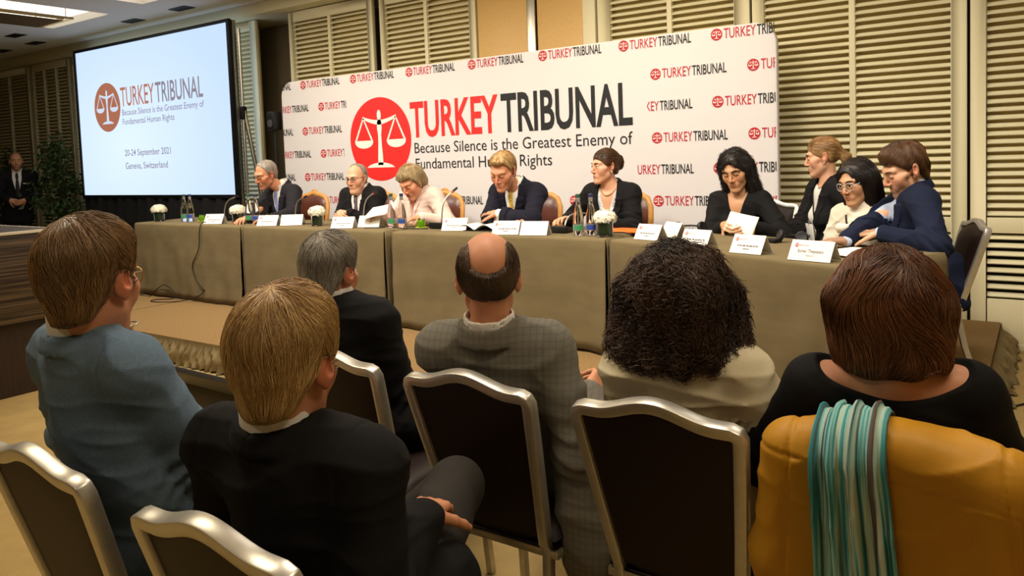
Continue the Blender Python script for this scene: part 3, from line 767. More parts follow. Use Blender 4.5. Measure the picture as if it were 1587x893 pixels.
def make_hair(style, o):
    """hair volume in head axes, comb direction and lock settings"""
    F = Field(); st = dict(n=1500, seg=0.009, nseg=7, rad=0.0011, lift=(0.0, 0.004), rnd=0.16, curl=0.0, frizz=0.0, h=0.0045, free=0.0)
    wh = np.array(o.get('whorl', (0.0, -0.062, 0.108)))
    def away(P, down=0.35, fwd=0.0):
        d = P - wh; d[:, 1] += fwd * 0.1; d /= np.maximum(1e-6, np.linalg.norm(d, axis=1))[:, None]
        d[:, 2] -= down; return d
    comb = lambda P: away(P.copy())
    W = o.get('wide', 1.0); th = o.get('thick', 0.013)
    def cut(line, soft=0.75):
        def f(P, d):
            e = (np.interp(P[:, 1], line[0], line[1]) - P[:, 2]) * soft; k = 0.010
            h = np.clip(0.5 + 0.5 * (e - d) / k, 0, 1); return d * (1 - h) + e * h + k * h * (1 - h)
        return f
    def rough(a, fr, sd):
        return lambda P, d: d + np.where(d < 0.05, a * sines(P * np.array([1.0, 1.0, 0.45]), fr, sd), 0)
    skull = lambda k=0.0: F.el((0, -0.014, 0.041), (0.075 * W + th * o.get('side', 0.6) + k, 0.096 + th * 0.85 + k, 0.087 + th * 0.75 + k), 0.02)
    nape = lambda t=0.004: F.rc((0, -0.048, -0.015), (0, -0.046, -0.080), 0.062 + t, 0.040 + t, 0.02)
    if style == 'short':
        nape(); skull(); F.el((0, 0.035, 0.098), (0.055, 0.05, 0.028 + o.get('top', 0.0)), 0.03)
        F.fn(rough(0.003, 130, 4)); F.fn(cut(o.get('line', SHORT)))
    elif style == 'cropped':
        nape(0.001); th = 0.006; F.el((0, -0.014, 0.034), (0.075 * W + th, 0.096 + th, 0.087 + th), 0.02); F.fn(cut(o.get('line', SHORT)))
        st.update(n=1100, seg=0.005, nseg=4, rad=0.0009, lift=(0.0, 0.003))
    elif style == 'fringe':                     # bald on top, a band of hair round the sides and back
        th = 0.008; F.el((0, -0.016, 0.026), (0.075 * W + th, 0.096 + th, 0.084 + th), 0.02); F.fn(cut(SHORT))
        zt = o.get('band', ([-0.14, -0.10, -0.06, 0.0, 0.05], [0.030, 0.048, 0.090, 0.085, 0.045])); hx = o.get('bald_w', 0.060)
        F.fn(lambda P, d: np.maximum(d, np.maximum(np.minimum(P[:, 2] - np.interp(P[:, 1], zt[0], zt[1]), hx - np.abs(P[:, 0])), P[:, 2] - 0.098) * 0.7))
        comb = lambda P: np.stack([0.25 * np.sign(P[:, 0]), -0.1 + 0 * P[:, 0], -1 + 0 * P[:, 0]], 1)
        st.update(n=2400, seg=0.007, nseg=4, rad=0.0008, lift=(0.0, 0.004), rnd=0.25)
    elif style == 'fluffy':                     # short layered woman's hair
        th = 0.017; F.el((0, -0.02, 0.044), (0.075 + th, 0.098 + th, 0.085 + th), 0.02); F.el((0, 0.040, 0.090), (0.060, 0.042, 0.034), 0.03)
        for e in (-1, 1): F.el((e * 0.072, 0.012, 0.025), (0.020, 0.040, 0.050), 0.03)
        F.el((0, -0.075, -0.03), (0.07, 0.045, 0.065), 0.03)
        F.fn(rough(0.008, 75, 7)); L = ([-0.14, -0.06, -0.03, -0.01, 0.02, 0.045, 0.08, 0.13], [-0.085, -0.080, -0.040, 0.0, -0.01, 0.060, 0.082, 0.084]); F.fn(cut(L))
        comb = lambda P: away(P.copy(), 0.5, 0.4); st.update(n=1700, nseg=6, rad=0.0014, lift=(0, 0.008), rnd=0.35)
    elif style == 'updo':
        th = 0.010; F.el((0, -0.014, 0.036), (0.075 + th, 0.096 + th, 0.087 + th), 0.02)
        nape(0.0); F.el((0, -0.118, 0.02), (0.042, 0.034, 0.05), 0.012); F.el((0.012, -0.13, 0.05), (0.025, 0.02, 0.02), 0.01)
        F.fn(rough(0.003, 120, 11)); L = ([-0.16, -0.11, -0.06, -0.034, -0.022, 0.012, 0.02, 0.05, 0.08, 0.10], [-0.05, -0.055, -0.06, -0.04, 0.012, 0.005, -0.015, 0.025, 0.058, 0.066]); F.fn(cut(L))
        comb = lambda P: np.stack([0 * P[:, 0], -1 + 0 * P[:, 0], -0.25 + 0 * P[:, 0]], 1); st.update(n=1300, rnd=0.1)
    elif style == 'ponytail':
        th = 0.010; F.el((0, -0.014, 0.036), (0.075 + th, 0.096 + th, 0.087 + th), 0.02)
        F.rc((0, -0.105, 0.01), (0.0, -0.135, -0.03), 0.026, 0.030, 0.015); F.rc((0, -0.135, -0.03), (0.01, -0.12, -0.14), 0.030, 0.014, 0.012)
        F.fn(rough(0.003, 120, 12)); L = ([-0.2, -0.11, -0.10, -0.06, -0.034, -0.022, 0.012, 0.02, 0.05, 0.08, 0.10], [-0.2, -0.2, -0.06, -0.06, -0.03, 0.012, 0.0, -0.015, 0.025, 0.058, 0.066]); F.fn(cut(L))
        comb = lambda P: np.stack([-0.4 * P[:, 0] / 0.08, -1 + 0 * P[:, 0], np.where(P[:, 1] < -0.11, -2.0, -0.3)], 1); st.update(n=1300, rnd=0.1)
    elif style in ('long', 'bob', 'curly', 'bigcurly'):
        zl = o.get('len', -0.19); b = o.get('bulk', 0.0)
        tb = o.get('topb', b); F.el((0, -0.018, 0.040), (0.090 + tb, 0.108 + tb, 0.094 + tb * 0.5), 0.02)
        for e in (-1, 1):
            F.rc((e * (0.068 + b), -0.005, 0.02), (e * (o.get('tipx', 0.070) + b * 1.4), -0.012, zl + 0.035), 0.036 + b * 0.3, 0.034 + b * 0.3, 0.04)
            F.rc((e * 0.045, -0.06, 0.0), (e * (0.045 + b), -0.072, zl + 0.03), 0.055 + b * 0.4, 0.036 + b * 0.3, 0.04)
        F.rc((0, -0.065, 0.0), (0, -0.082 - b * 0.5, zl + 0.03), 0.062 + b * 0.4, 0.036 + b * 0.3, 0.04)
        if style in ('curly', 'bigcurly'):
            F.fn(rough(0.012 if style == 'bigcurly' else 0.006, 48, 17)); F.fn(rough(0.004, 140, 18))
        else: F.fn(rough(0.004, 70, 19))
        fw = o.get('face_w', 0.062); ft = o.get('face_top', 0.090)
        FC = Field(); FC.el((0, 0.11, -0.035), (fw, 0.085, ft + 0.035), 0.01); FC.rc((0, 0.10, -0.06), (0, 0.10, -0.28), fw * 0.9, fw * 0.72, 0.02)
        F.fn(lambda P, d: np.maximum(d, -FC(P)))
        F.fn(lambda P, d: np.maximum(d, (zl - P[:, 2] + 0.012 * sines(P, 60, 3)) * 0.9))
        pt = o.get('part', 0.0)
        comb = lambda P: np.stack([np.where(P[:, 2] > 0.05, (P[:, 0] - pt) * 14, 0.15 * np.sign(P[:, 0])), np.where(P[:, 2] > 0.06, -0.25, -0.05), np.where(P[:, 2] > 0.11, -0.25, -1.0)], 1)
        st.update(n=2200, nseg=9, seg=0.014, rad=0.0013, lift=(0, 0.006), rnd=0.08, h=0.005)
        if style == 'curly': st.update(curl=1.5, frizz=0.020, rnd=0.35, free=0.35)
        if style == 'bigcurly': st.update(curl=1.7, frizz=0.022, rnd=0.4, free=0.35, n=4600, nseg=12, seg=0.011, rad=0.0016)
    for k in ('n', 'rad', 'nseg', 'seg', 'rnd', 'h'):
        if 'hair_' + k in o: st[k] = o['hair_' + k]
    return F, comb, st

def person(o):
    """o: label, base (x, y, z of the seat or floor), face (world angle of the torso), head (world), look (angle, pitch, roll) ..."""
    root = empty('person', o['base'], 0.0); tag(root, o['label'], 'person', o.get('group'))
    yaw = (o['face'] - 90) * D2R; root.rotation_euler = (0, 0, yaw)
    B = np.array(o['base'], float); Rw = Rz(yaw)
    loc = lambda p: (np.array(p, float) - B) @ Rw            # world -> local
    vec = lambda v: np.array(v, float) @ Rw
    sc = o.get('sc', 1.0); hs = o.get('hs', 1.06); fem = o.get('fem', False)
    H = loc(o['head']); lk = o['look']; RH = Rz((lk[0] - 90) * D2R - yaw) @ Rx(-lk[1] * D2R) @ Ry(lk[2] * D2R)
    standing = o.get('standing', False)
    pel = np.array(o.get('pel', (0, 0, 0.10))) if not standing else np.array([0, 0, 0.95])
    if 'sh' in o: sh = loc(o['sh'])
    else: sh = H + RH @ np.array([0, -0.045, -0.16]) * hs * np.array([0.6, 1, 1]) + np.array([0, -0.005, -0.055])
    ax = unit(sh - pel); tw = o.get('twist', 0.0) * D2R
    xa = unit(np.array([math.cos(tw), math.sin(tw), 0]) + np.array([0, 0, o.get('tilt', 0.0)])); ya = unit(np.cross(ax, xa)); ax = np.cross(xa, ya); RT = np.stack([xa, ya, ax], 1)
    hw = o.get('hw', 0.143 if fem else 0.168)
    SJ = {e: sh + xa * e * hw - ax * 0.005 for e in (1, -1)}
    nb = sh + ax * 0.035 + ya * 0.0
    wr = {}; el = {}; l1, l2 = 0.285 * sc, 0.255 * sc
    for e, key in ((1, 'r'), (-1, 'l')):
        w = o.get('wr_' + key)
        w = loc(w) if w is not None else sh + xa * e * (hw + 0.05) - ax * 0.42 + ya * 0.22
        wr[e] = w; el[e] = ik(SJ[e], w, l1, l2, vec(o['pole_' + key]) if 'pole_' + key in o else xa * e * 0.6 - ya * 0.45 - ax * 0.6)
    kn = {}; an = {}
    for e, key in ((1, 'r'), (-1, 'l')):
        if standing: kn[e] = np.array([e * 0.10, 0.02, 0.50]); an[e] = np.array([e * 0.11, -0.01, 0.09])
        else:
            kn[e] = loc(o['kn_' + key]) if 'kn_' + key in o else pel + np.array([e * 0.13, 0.44, -0.03])
            an[e] = loc(o['an_' + key]) if 'an_' + key in o else np.array([kn[e][0], kn[e][1] + 0.02, -o.get('seat', 0.45) + 0.09])
    belly = o.get('belly', 0.0); bx_ = o.get('build', 0.0)
    def torso(F, t, k=0.05):
        c = lambda u, f=0.0: pel + (sh - pel) * u + ya * f
        F.el(pel, np.array([0.165, 0.125, 0.115]) + t + bx_, k, RT)
        F.el(c(0.33, 0.015 + belly * 0.5), np.array([0.140 + belly * 0.5, 0.105 + belly, 0.15]) + t + bx_, k, RT)
        F.el(c(0.70, 0.0), np.array([0.150 if not fem else 0.138, 0.108, 0.17]) + t + bx_, k, RT)
        if fem:
            for e in (-1, 1): F.el(c(0.62, 0.085) + xa * e * 0.065, np.array([0.055, 0.05, 0.058]) + t, 0.03, RT)
        for e in (-1, 1):
            F.rc(sh - ax * 0.03, SJ[e] - ax * 0.012, 0.070 + t, 0.056 + t + bx_ * 0.4, k)
            F.rc(nb + ax * 0.02 - ya * 0.012, SJ[e] * 0.72 + sh * 0.28 + ax * 0.012, 0.045 + t * 0.7, 0.040 + t, 0.04)
    def arm(F, e, t, end=1.0, k=0.03):
        F.rc(SJ[e], el[e], 0.050 + t + bx_ * 0.3, 0.039 + t, k)
        F.rc(el[e], el[e] + (wr[e] - el[e]) * end, 0.040 + t, 0.0265 + (t * 0.75 + 0.004 if t > 0.004 else t), k)
    skin = skin_mat('skin_' + o.get('skin', 'fair'), *SKINS[o.get('skin', 'fair')])
    # body
    F = Field(); torso(F, -0.004)
    nk = o.get('neck', 0.052 if not fem else 0.044)
    F.rc(nb - ax * 0.03, H + RH @ np.array([0, -0.022, -0.055]) * hs, nk * 1.12, nk, 0.03)
    if o.get('throat', True): F.rc(nb + ya * 0.006, H + RH @ np.array([0, 0.018, -0.085]) * hs, nk * 0.85, nk * 0.6, 0.03)
    head_field(F, (RH, H), hs, o)
    for e, key in ((1, 'r'), (-1, 'l')):
        arm(F, e, 0.0)
        hd = o.get('hand_' + key)
        if hd is None: hd = (wr[e] - el[e], (0, 0, -1))
        else: hd = (vec(hd[0]), vec(hd[1])) + tuple(hd[2:])
        side = e
        hand_ops(F, wr[e], hd[0], hd[1], -side if np.cross(unit(hd[0]), unit(hd[1]))@xa * e * side > 0 and False else (o.get('thumb_' + key, -e)), hd[2] if len(hd) > 2 else (14, 22, 18), o.get('hand_sc', 1.0 if not fem else 0.92))
    if not (o.get('skirted') or True): pass
    V, Q = extract(F, *F.bounds(), o.get('h', 0.004))
    me = mesh_np('body', V, Q, [skin])
    hp = (V - H) @ RH / hs
    lip = np.exp(-((hp[:, 0] / 0.022) ** 4 + ((hp[:, 2] + 0.0685) / 0.0095) ** 4)) * (hp[:, 1] > 0.075) * o.get('lips', 0.6)
    red = np.zeros(len(V))
    for e in (-1, 1): red = np.maximum(red, 0.55 * np.exp(-(((hp[:, 0] - e * 0.042) / 0.022) ** 2 + ((hp[:, 2] + 0.028) / 0.024) ** 2)) * (hp[:, 1] > 0.03))
    red = np.maximum(red, 0.6 * np.exp(-((hp[:, 0] / 0.016) ** 2 + ((hp[:, 2] + 0.03) / 0.018) ** 2)) * (hp[:, 1] > 0.09))
    red = np.maximum(red, 0.8 * np.exp(-(((np.abs(hp[:, 0]) - 0.082) / 0.012) ** 2 + ((hp[:, 1] + 0.01) / 0.025) ** 2 + ((hp[:, 2] + 0.005) / 0.035) ** 2)))
    stb = np.zeros(len(V))
    if o.get('beard'):
        stb = o['beard'] * np.clip((-0.035 - 0.3 * np.abs(hp[:, 0]) - hp[:, 2] + (0.06 * (hp[:, 1] < 0.04))) / 0.02, 0, 1) * (hp[:, 2] > -0.15) * np.clip((hp[:, 1] - 0.02) / 0.02, 0, 1) * (1 - np.exp(-((hp[:, 0] / 0.02) ** 4 + ((hp[:, 2] + 0.07) / 0.008) ** 4)))
    if o.get('shaved'):
        stb = np.maximum(stb, o['shaved'] * np.clip((hp[:, 2] - np.interp(hp[:, 1], *SHORT)) / 0.012, 0, 1))
    set_col(me, np.stack([lip, red, stb], 1))
    obj('body', me, root)
    hw2 = lambda P: H + (np.asarray(P) * hs) @ RH.T
    # eyes, lashes, brows
    bc = mat('brow_' + o.get('brow', 'brown'), BROWS[o.get('brow', 'brown')], 0.8)
    if o.get('front', True):
        for e in (-1, 1):
            m = MB(); m.tube(hw2([(e * 0.014, 0.099, 0.0235), (e * 0.026, 0.0985, 0.0285), (e * 0.040, 0.089, 0.0285), (e * 0.050, 0.078, 0.0225)]), 0.0036 * hs, 6, scale=[0.7, 1, 0.9, 0.4]); m.build('eyebrow', bc, root, sharp=180)
            zc = -0.003 if o.get('closed', True) else 0.0085; dy_ = -0.002 if o.get('closed', True) else 0.002
            m = MB(); m.tube(hw2([(e * 0.016, 0.0880, zc + 0.001), (e * 0.024, 0.0925 + dy_, zc), (e * 0.033, 0.0930 + dy_, zc - 0.0005), (e * 0.045, 0.085, zc - 0.001)]), 0.0014 * hs, 5); m.build('eyelash', mat('lash', rgb(24, 18, 14), 0.8), root, sharp=180)
            if not o.get('closed', True):
                m = MB(); c = hw2([(e * 0.031, 0.0815, 0.0035)])[0]
                U = RH @ Rx(-PI / 2)
                pr = [(0.0 + 0.0125 * math.sin(a), 0.0125 * math.cos(a)) for a in np.linspace(0.0001, PI, 14)]
                k0 = len(m.F); m.lathe(pr, n=16, cap=False)
                m.V = [tuple(c + hs * (U @ np.array([v[0], v[1], -v[2]]) * np.array([1, 1, 1]))) for v in m.V]
                for i, f in enumerate(m.F):
                    cc = (np.mean([m.V[j] for j in f], axis=0) - c) @ RH
                    q = math.hypot(cc[0] - o.get('gaze', 0.0) * 0.006, cc[2])
                    m.M[i] = 1 if (cc[1] > 0 and q < 0.0068) else 0
                m.build('eye', [mat('eye_white', rgb(225, 218, 208), 0.3), mat('iris', rgb(44, 30, 22), 0.2)], root, sharp=180)
    # hair
    if o.get('hair'):
        HF, comb, st = make_hair(o['hair'], o)
        lo, hi = HF.bounds(0.035)
        Vh, Qh = extract(HF, lo, hi, st['h'])
        hm = o['hair_mat']
        rg = np.random.RandomState(o.get('seed', 1)); n = min(st['n'], len(Vh)); pick = rg.choice(len(Vh), n, replace=len(Vh) < n)
        Vs, Qs, Cs = strands('hair', HF, None, None, Vh[pick].astype(float), comb, st['nseg'], st['seg'], st['rad'], st['lift'], st['rnd'], st['curl'], None, st['frizz'], o.get('seed', 1), free=st['free'], wav=o.get('wav', 0.25), drop=(lambda q: ((q[:, 1] > 0.008) & (q[:, 2] < 0.0)) | (q[:, 2] < -0.092)) if o['hair'] in ('short', 'fringe', 'cropped') else None)
        cap = np.clip(0.40 + 0.25 * sines(Vh * np.array([1, 1, 0.3]), 260, 5), 0, 1)
        Va = np.concatenate([Vh, Vs]); Qa = np.concatenate([Qh, Qs + len(Vh)]); Ca = np.concatenate([np.stack([cap] * 3, 1), Cs])
        mh = mesh_np('hair', hw2(Va), Qa, [hm]); set_col(mh, Ca); obj('hair', mh, root)
    # clothes
    def torso_coords(P): return (P - sh) @ RT
    def folds(amp, seed, arms=True):
        def f(P, d):
            near = d < 0.05
            if not near.any(): return d
            q = P[near]; dd = d[near]
            r = 1 - np.abs(sines(q * np.array([1, 1, 1.6]), 16, seed)); w = r ** 3 * amp
            r2 = 1 - np.abs(sines(q * np.array([0.8, 0.8, 2.2]), 30, seed + 1)); w = w + r2 ** 3 * amp * 0.5
            for e in (-1, 1):
                g = np.exp(-(np.linalg.norm(q - el[e], axis=1) / 0.09) ** 2)
                w = w + g * amp * 1.2 * np.sin(150 * ((q - el[e]) @ unit(wr[e] - SJ[e])) + 3 * sines(q, 25, seed + 2))
            d = d.copy(); d[near] = dd - w
            return d
        return f
    neckC = nb + ax * 0.02
    def ring(axis_p, axis_d, r0, r1, h, th, gap=None, drop=0.0, k=0.002):
        def f(P, d):
            q = P - axis_p; z = q @ axis_d; x = q @ xa; y = (q - z[:, None] * axis_d) @ np.cross(axis_d, xa)
            z = z + drop * np.clip(y / 0.06, -0.2, 1.2)
            r = np.sqrt(x * x + (y * 0.94) ** 2); R = r0 + (r1 - r0) * np.clip(z / h, 0, 1)
            dd = np.maximum(np.abs(r - R) - th, np.maximum(-z - 0.012, z - h))
            if gap is not None: dd = np.maximum(dd, -(np.abs(x) - gap * (1 + z / h)) if False else np.where(y > 0, gap * (0.35 + 0.9 * z / h) - np.abs(x), -1))
            hh = np.clip(0.5 + 0.5 * (d - dd) / k, 0, 1); return d * (1 - hh) + dd * hh - k * hh * (1 - hh)
        return f
    up = o.get('upper', {})
    zv = up.get('v', -0.30); vw = up.get('vw', 0.085)
    def vcut(extra=0.0, zoff=0.0, w=None):
        ww = (w or vw) + extra
        def wedge(P):
            q = torso_coords(P); a = math.atan2(ww, -zv)
            return np.maximum(np.maximum(np.abs(q[:, 0]) * math.cos(a) - (q[:, 2] - zv - zoff) * math.sin(a), np.abs(q[:, 0]) - up.get('vmax', 0.062)), -(q[:, 1] - 0.02)), q
        return wedge
    inner = None
    if 'shirt' in up:
        S = Field(); torso(S, 0.004)
        S.rc(nb, nb + ax * 0.02, nk * 1.12 + 0.006, nk * 1.08 + 0.006, 0.03)
        if up.get('sleeves'):
            for e in (-1, 1): arm(S, e, up.get('loose', 0.014), up.get('sl_end', 0.97))
        else:
            for e in (-1, 1): S.rc(SJ[e], el[e], 0.050, 0.042, 0.03)
        if up.get('cuffs', True) and not up.get('sleeves'):
            for e in (-1, 1): S.rc(el[e], el[e] + (wr[e] - el[e]) * 0.985, 0.036, 0.0335, 0.02)
        if up.get('sleeves'): S.fn(folds(up.get('fold', 0.007), o.get('seed', 1) + 40))
        if 'yoke' in up:
            def yoke(P, d):
                q = torso_coords(P); line = np.abs(q[:, 2] + up['yoke'] + 0.02 * np.cos(q[:, 0] * 9))
                gath = np.where(q[:, 2] < -up['yoke'], 0.0035 * np.sin(q[:, 0] * 260 + 2 * np.sin(q[:, 2] * 30)) * np.exp((q[:, 2] + up['yoke']) / 0.12), 0) * (q[:, 1] < 0)
                return d - gath - 0.003 * np.exp(-(line / 0.006) ** 2) * (q[:, 1] < 0) * (np.abs(q[:, 0]) < hw + 0.02)
            S.fn(yoke)
        if up.get('open') is not None:           # open neckline that shows skin
            zo, wo = up['open']
            def opn(P, d):
                q = torso_coords(P); a = math.atan2(wo, -zo)
                return np.maximum(d, -np.maximum(np.abs(q[:, 0]) * math.cos(a) - (q[:, 2] - zo) * math.sin(a), -q[:, 1]))
            S.fn(opn)
            NC = Field(); NC.rc(nb - ax * 0.01 + ya * 0.015, nb + ax * 0.2, wo * 0.9, wo * 1.15, 0.01); S.fn(lambda P, d: np.maximum(d, -NC(P)))
        if up.get('scoop'):                      # wide round neckline
            a_, b_ = up['scoop']; NC2 = Field(); NC2.el(nb + ax * b_, (a_, 0.15, 0.055), 0.01, RT); S.fn(lambda P, d: np.maximum(d, -NC2(P)))
        if up.get('collar', True):
            S.fn(ring(nb + ax * (0.022 + up.get('cup', 0.0)), unit(ax + 0.7 * unit(H - nb)), nk * 1.22 + 0.010, nk * 1.10 + 0.010, up.get('ch', 0.050), 0.0040, up.get('cgap', 0.012), up.get('cdrop', 0.014)))
        if up.get('hem'): S.rc(pel + ya * -0.02 + ax * 0.05, pel - ya * 0.10 - ax * 0.10, 0.165, 0.12, 0.03)
        V, Q = extract(S, *S.bounds(), up.get('h', 0.006))
        obj(up.get('shirt_name', 'shirt'), mesh_np('shirt', V, Q, [up['shirt']]), root); inner = S
    if 'jacket' in up:
        J = Field(); t = up.get('t', 0.017); torso(J, t)
        for e in (-1, 1): arm(J, e, t + 0.002, up.get('j_end', 0.93))
        if not standing:
            for e in (-1, 1): J.rc(pel + xa * e * 0.09, pel + xa * e * 0.12 + ya * 0.16 - ax * 0.02, 0.10, 0.075, 0.05)
        else: J.rc(pel + xa * 0.07 - ax * 0.02, pel + xa * 0.08 - ax * 0.12, 0.12, 0.125, 0.05); J.rc(pel - xa * 0.07 - ax * 0.02, pel - xa * 0.08 - ax * 0.12, 0.12, 0.125, 0.05)
        for a in up.get('tails', ()): J.rc(loc(a[0]), loc(a[1]), a[2], a[3], 0.04)
        J.fn(folds(up.get('fold', 0.008), o.get('seed', 1) + 60))
        NC = Field(); NC.rc(nb + ax * 0.004, nb + unit(ax + unit(H - nb)) * 0.18, nk * 1.22 + 0.010, nk * 1.22 + 0.016, 0.01); J.fn(lambda P, d: np.maximum(d, -NC(P)))
        J.fn(ring(nb + ax * 0.014, unit(ax + 0.6 * unit(H - nb)), nk * 1.22 + 0.030, nk * 1.22 + 0.016, up.get('jch', 0.036), 0.006, 0.05, 0.05, 0.012))
        wd_ = vcut()
        if zv < -0.01 and not up.get('closed_front'):
            J0 = list(J.ops)
            def open_front(P, d):
                w, q = wd_(P)
                lp = np.abs(d - 0.0055) - 0.0045
                band = np.maximum(np.maximum(w - up.get('lapel', 0.055) * np.clip((q[:, 2] - zv) / 0.18, 0.12, 1), -w), np.maximum(q[:, 2] + 0.02, zv - q[:, 2]))
                band = np.maximum(band, -q[:, 1] + 0.01)
                d = np.minimum(d, np.maximum(lp, band))
                seam = np.where((q[:, 1] > 0.03) & (q[:, 2] < zv), np.exp(-((q[:, 0] - 0.004) / 0.004) ** 2) * 0.005, 0)
                return np.maximum(d, -w) + seam
            J.fn(open_front)
        if up.get('back_seam', True):
            J.fn(lambda P, d: d + np.where(((P - sh) @ ya < 0), 0.0022 * np.exp(-(((P - sh) @ xa) / 0.003) ** 2), 0))
            def armseam(P, d):
                q = torso_coords(P); s_ = np.abs(np.abs(q[:, 0]) - (hw - 0.005 - 0.06 * np.clip(-q[:, 2] / 0.2, 0, 1) ** 2))
                return d + 0.003 * np.exp(-(s_ / 0.004) ** 2) * (q[:, 2] > -0.17)
            J.fn(armseam)
        V, Q = extract(J, *J.bounds(), up.get('h', 0.006))
        obj(up.get('jacket_name', 'jacket'), mesh_np('jacket', V, Q, [up['jacket']]), root); outer = J
    def front_at(Fd, x, z, y0=0.18):
        lo_, hi_ = 0.0, y0
        P0 = sh + xa * x + ax * z
        ts = np.linspace(y0, 0.0, 120); dv = Fd(P0 + ts[:, None] * ya)
        k = np.nonzero(dv < 0)[0]; return ts[k[0]] if len(k) else 0.1
    if 'tie' in up and inner is not None:
        m = MB(); zs = np.linspace(0.028, min(-0.06, zv - 0.03), 14); Vt = []
        for i, z in enumerate(zs):
            w = [0.013, 0.021, 0.020, 0.015][i] if i < 4 else 0.018 + 0.020 * (i - 3) / 10
            zz = z + (0.0 if i else 0.004)
            y = max(front_at(inner, 0.0, zz), 0.02) + (0.010 if i < 3 else 0.005)
            for x, dy in ((-w, 0.0), (-w * 0.4, 0.005), (w * 0.4, 0.005), (w, 0.0), (w, -0.006), (-w, -0.006)): Vt.append(sh + xa * x + ax * zz + ya * (y + dy))
        Ft = []
        for i in range(len(zs) - 1):
            for j in range(6): Ft.append((i * 6 + j, i * 6 + (j + 1) % 6, i * 6 + 6 + (j + 1) % 6, i * 6 + 6 + j))
        Ft += [tuple(range(6)), tuple(range((len(zs) - 1) * 6, len(zs) * 6))]
        m.add(Vt, Ft); m.build('tie', up['tie'], root, sharp=60)
    if 'extra' in o: o['extra'](dict(root=root, sh=sh, xa=xa, ya=ya, ax=ax, nb=nb, H=H, RH=RH, hs=hs, hw2=hw2, pel=pel, inner=inner, outer=locals().get('outer'), front_at=front_at, wr=wr, el=el, SJ=SJ, loc=loc, nk=nk, kn=kn))
    # legs
    if o.get('legs', True):
        T = Field()
        for e in (-1, 1):
            T.rc(pel + xa * e * 0.085, kn[e], 0.092, 0.066, 0.03); T.rc(kn[e], an[e], 0.066, 0.050, 0.03)
        T.rc(pel - xa * 0.06, pel + xa * 0.06, 0.115, 0.115, 0.04)
        T.fn(lambda P, d: d - np.where(d < 0.04, 0.006 * (1 - np.abs(sines(P, 22, 9))) ** 3, 0))
        V, Q = extract(T, *T.bounds(), o.get('leg_h', 0.009))
        obj('trousers', mesh_np('trousers', V, Q, [o.get('leg_mat', M_suit_black)]), root)
        for e, key in ((1, 'r'), (-1, 'l')):
            G = Field(); fd = unit(np.array([0.1 * e, 1, 0])) if 'toe_' + key not in o else vec(o['toe_' + key])
            a = an[e] + np.array([0, 0, -0.045]); G.rc(a - fd * 0.045, a + fd * 0.03, 0.036, 0.038, 0.02); G.rc(a + fd * 0.03, a + fd * 0.16 - np.array([0, 0, 0.008]), 0.040, 0.030, 0.03); G.rc(an[e], a, 0.042, 0.040, 0.02)
            V, Q = extract(G, *G.bounds(), 0.008); obj('shoe', mesh_np('shoe', V, Q, [o.get('shoe_mat', M_shoe)]), root)
    return root

def glasses(D, mt, rim=0.0014, lens=True, half=False, w=0.024, hgt=0.018, zc=0.002, y0=0.108):
    hw2, hs, root = D['hw2'], D['hs'], D['root']
    g = None; m = MB()
    for e in (-1, 1):
        a = np.linspace(0, 2 * PI, 25)[:-1]
        ring = [(e * 0.033 + w * np.sign(math.cos(t)) * abs(math.cos(t)) ** 0.8, y0 - 0.004 - 0.012 * ((abs(e * 0.033 + w * math.cos(t)) / 0.057) ** 2), zc + hgt * np.sign(math.sin(t)) * abs(math.sin(t)) ** 0.8) for t in a]
        if half: 
            sel = [p for p, t in zip(ring, a) if math.sin(t) > -0.2]; m.tube(hw2(sorted(sel, key=lambda p: p[0])), rim * hs, 6)
        else: m.tube(hw2(ring), rim * hs, 6, closed=True)
        m.tube(hw2([(e * 0.057, y0 - 0.016, zc + 0.008), (e * 0.070, 0.07, zc + 0.010), (e * 0.078, 0.01, zc + 0.010), (e * 0.080, -0.012, zc + 0.002), (e * 0.079, -0.022, zc - 0.018)]), rim * hs, 6)
    m.tube(hw2([(-0.010, y0 - 0.003, zc + 0.006), (0, y0, zc + 0.009), (0.010, y0 - 0.003, zc + 0.006)]), rim * hs, 6)
    g = m.build('glasses', mt, root, sharp=180)
    if lens:
        for e in (-1, 1):
            a = np.linspace(0, 2 * PI, 21)[:-1]; L = MB()
            L.add(hw2([(e * 0.033 + 0.96 * w * math.cos(t), y0 - 0.005 - 0.012 * ((abs(e * 0.033 + w * math.cos(t)) / 0.057) ** 2), zc + 0.96 * hgt * math.sin(t)) for t in a]), [tuple(range(20))])
            L.build('lens', M_lens, g, smooth=False, solid=0.0008)
    return g

def lanyard(D, cm, z_end, badge=None, x0=0.055):
    """black ribbon round the neck down to a clip"""
    sh, xa, ya, ax, root, fa = D['sh'], D['xa'], D['ya'], D['ax'], D['root'], D['front_at']
    Fd = D['inner']
    m = MB()
    for e in (-1, 1):
        path = []
        for t in np.linspace(0, 1, 12):
            z = 0.02 + (z_end - 0.02) * t; x = e * x0 * (1 - t) + 0.002 * e
            y = max(fa(Fd, x, z), fa(D['outer'], x, z) if D.get('outer') is not None else 0)
            path.append(sh + xa * x + ax * z + ya * (y + 0.005))
        path = [D['nb'] - ya * 0.045 + ax * 0.02 + xa * e * 0.01, D['nb'] + xa * e * (D['nk'] + 0.018) + ax * 0.012] + path
        m.sweep(path, [(-0.006, -0.001), (0.006, -0.001), (0.006, 0.001), (-0.006, 0.001)], up=ya)
    l = m.build('lanyard', cm, root, sharp=60)
    return l

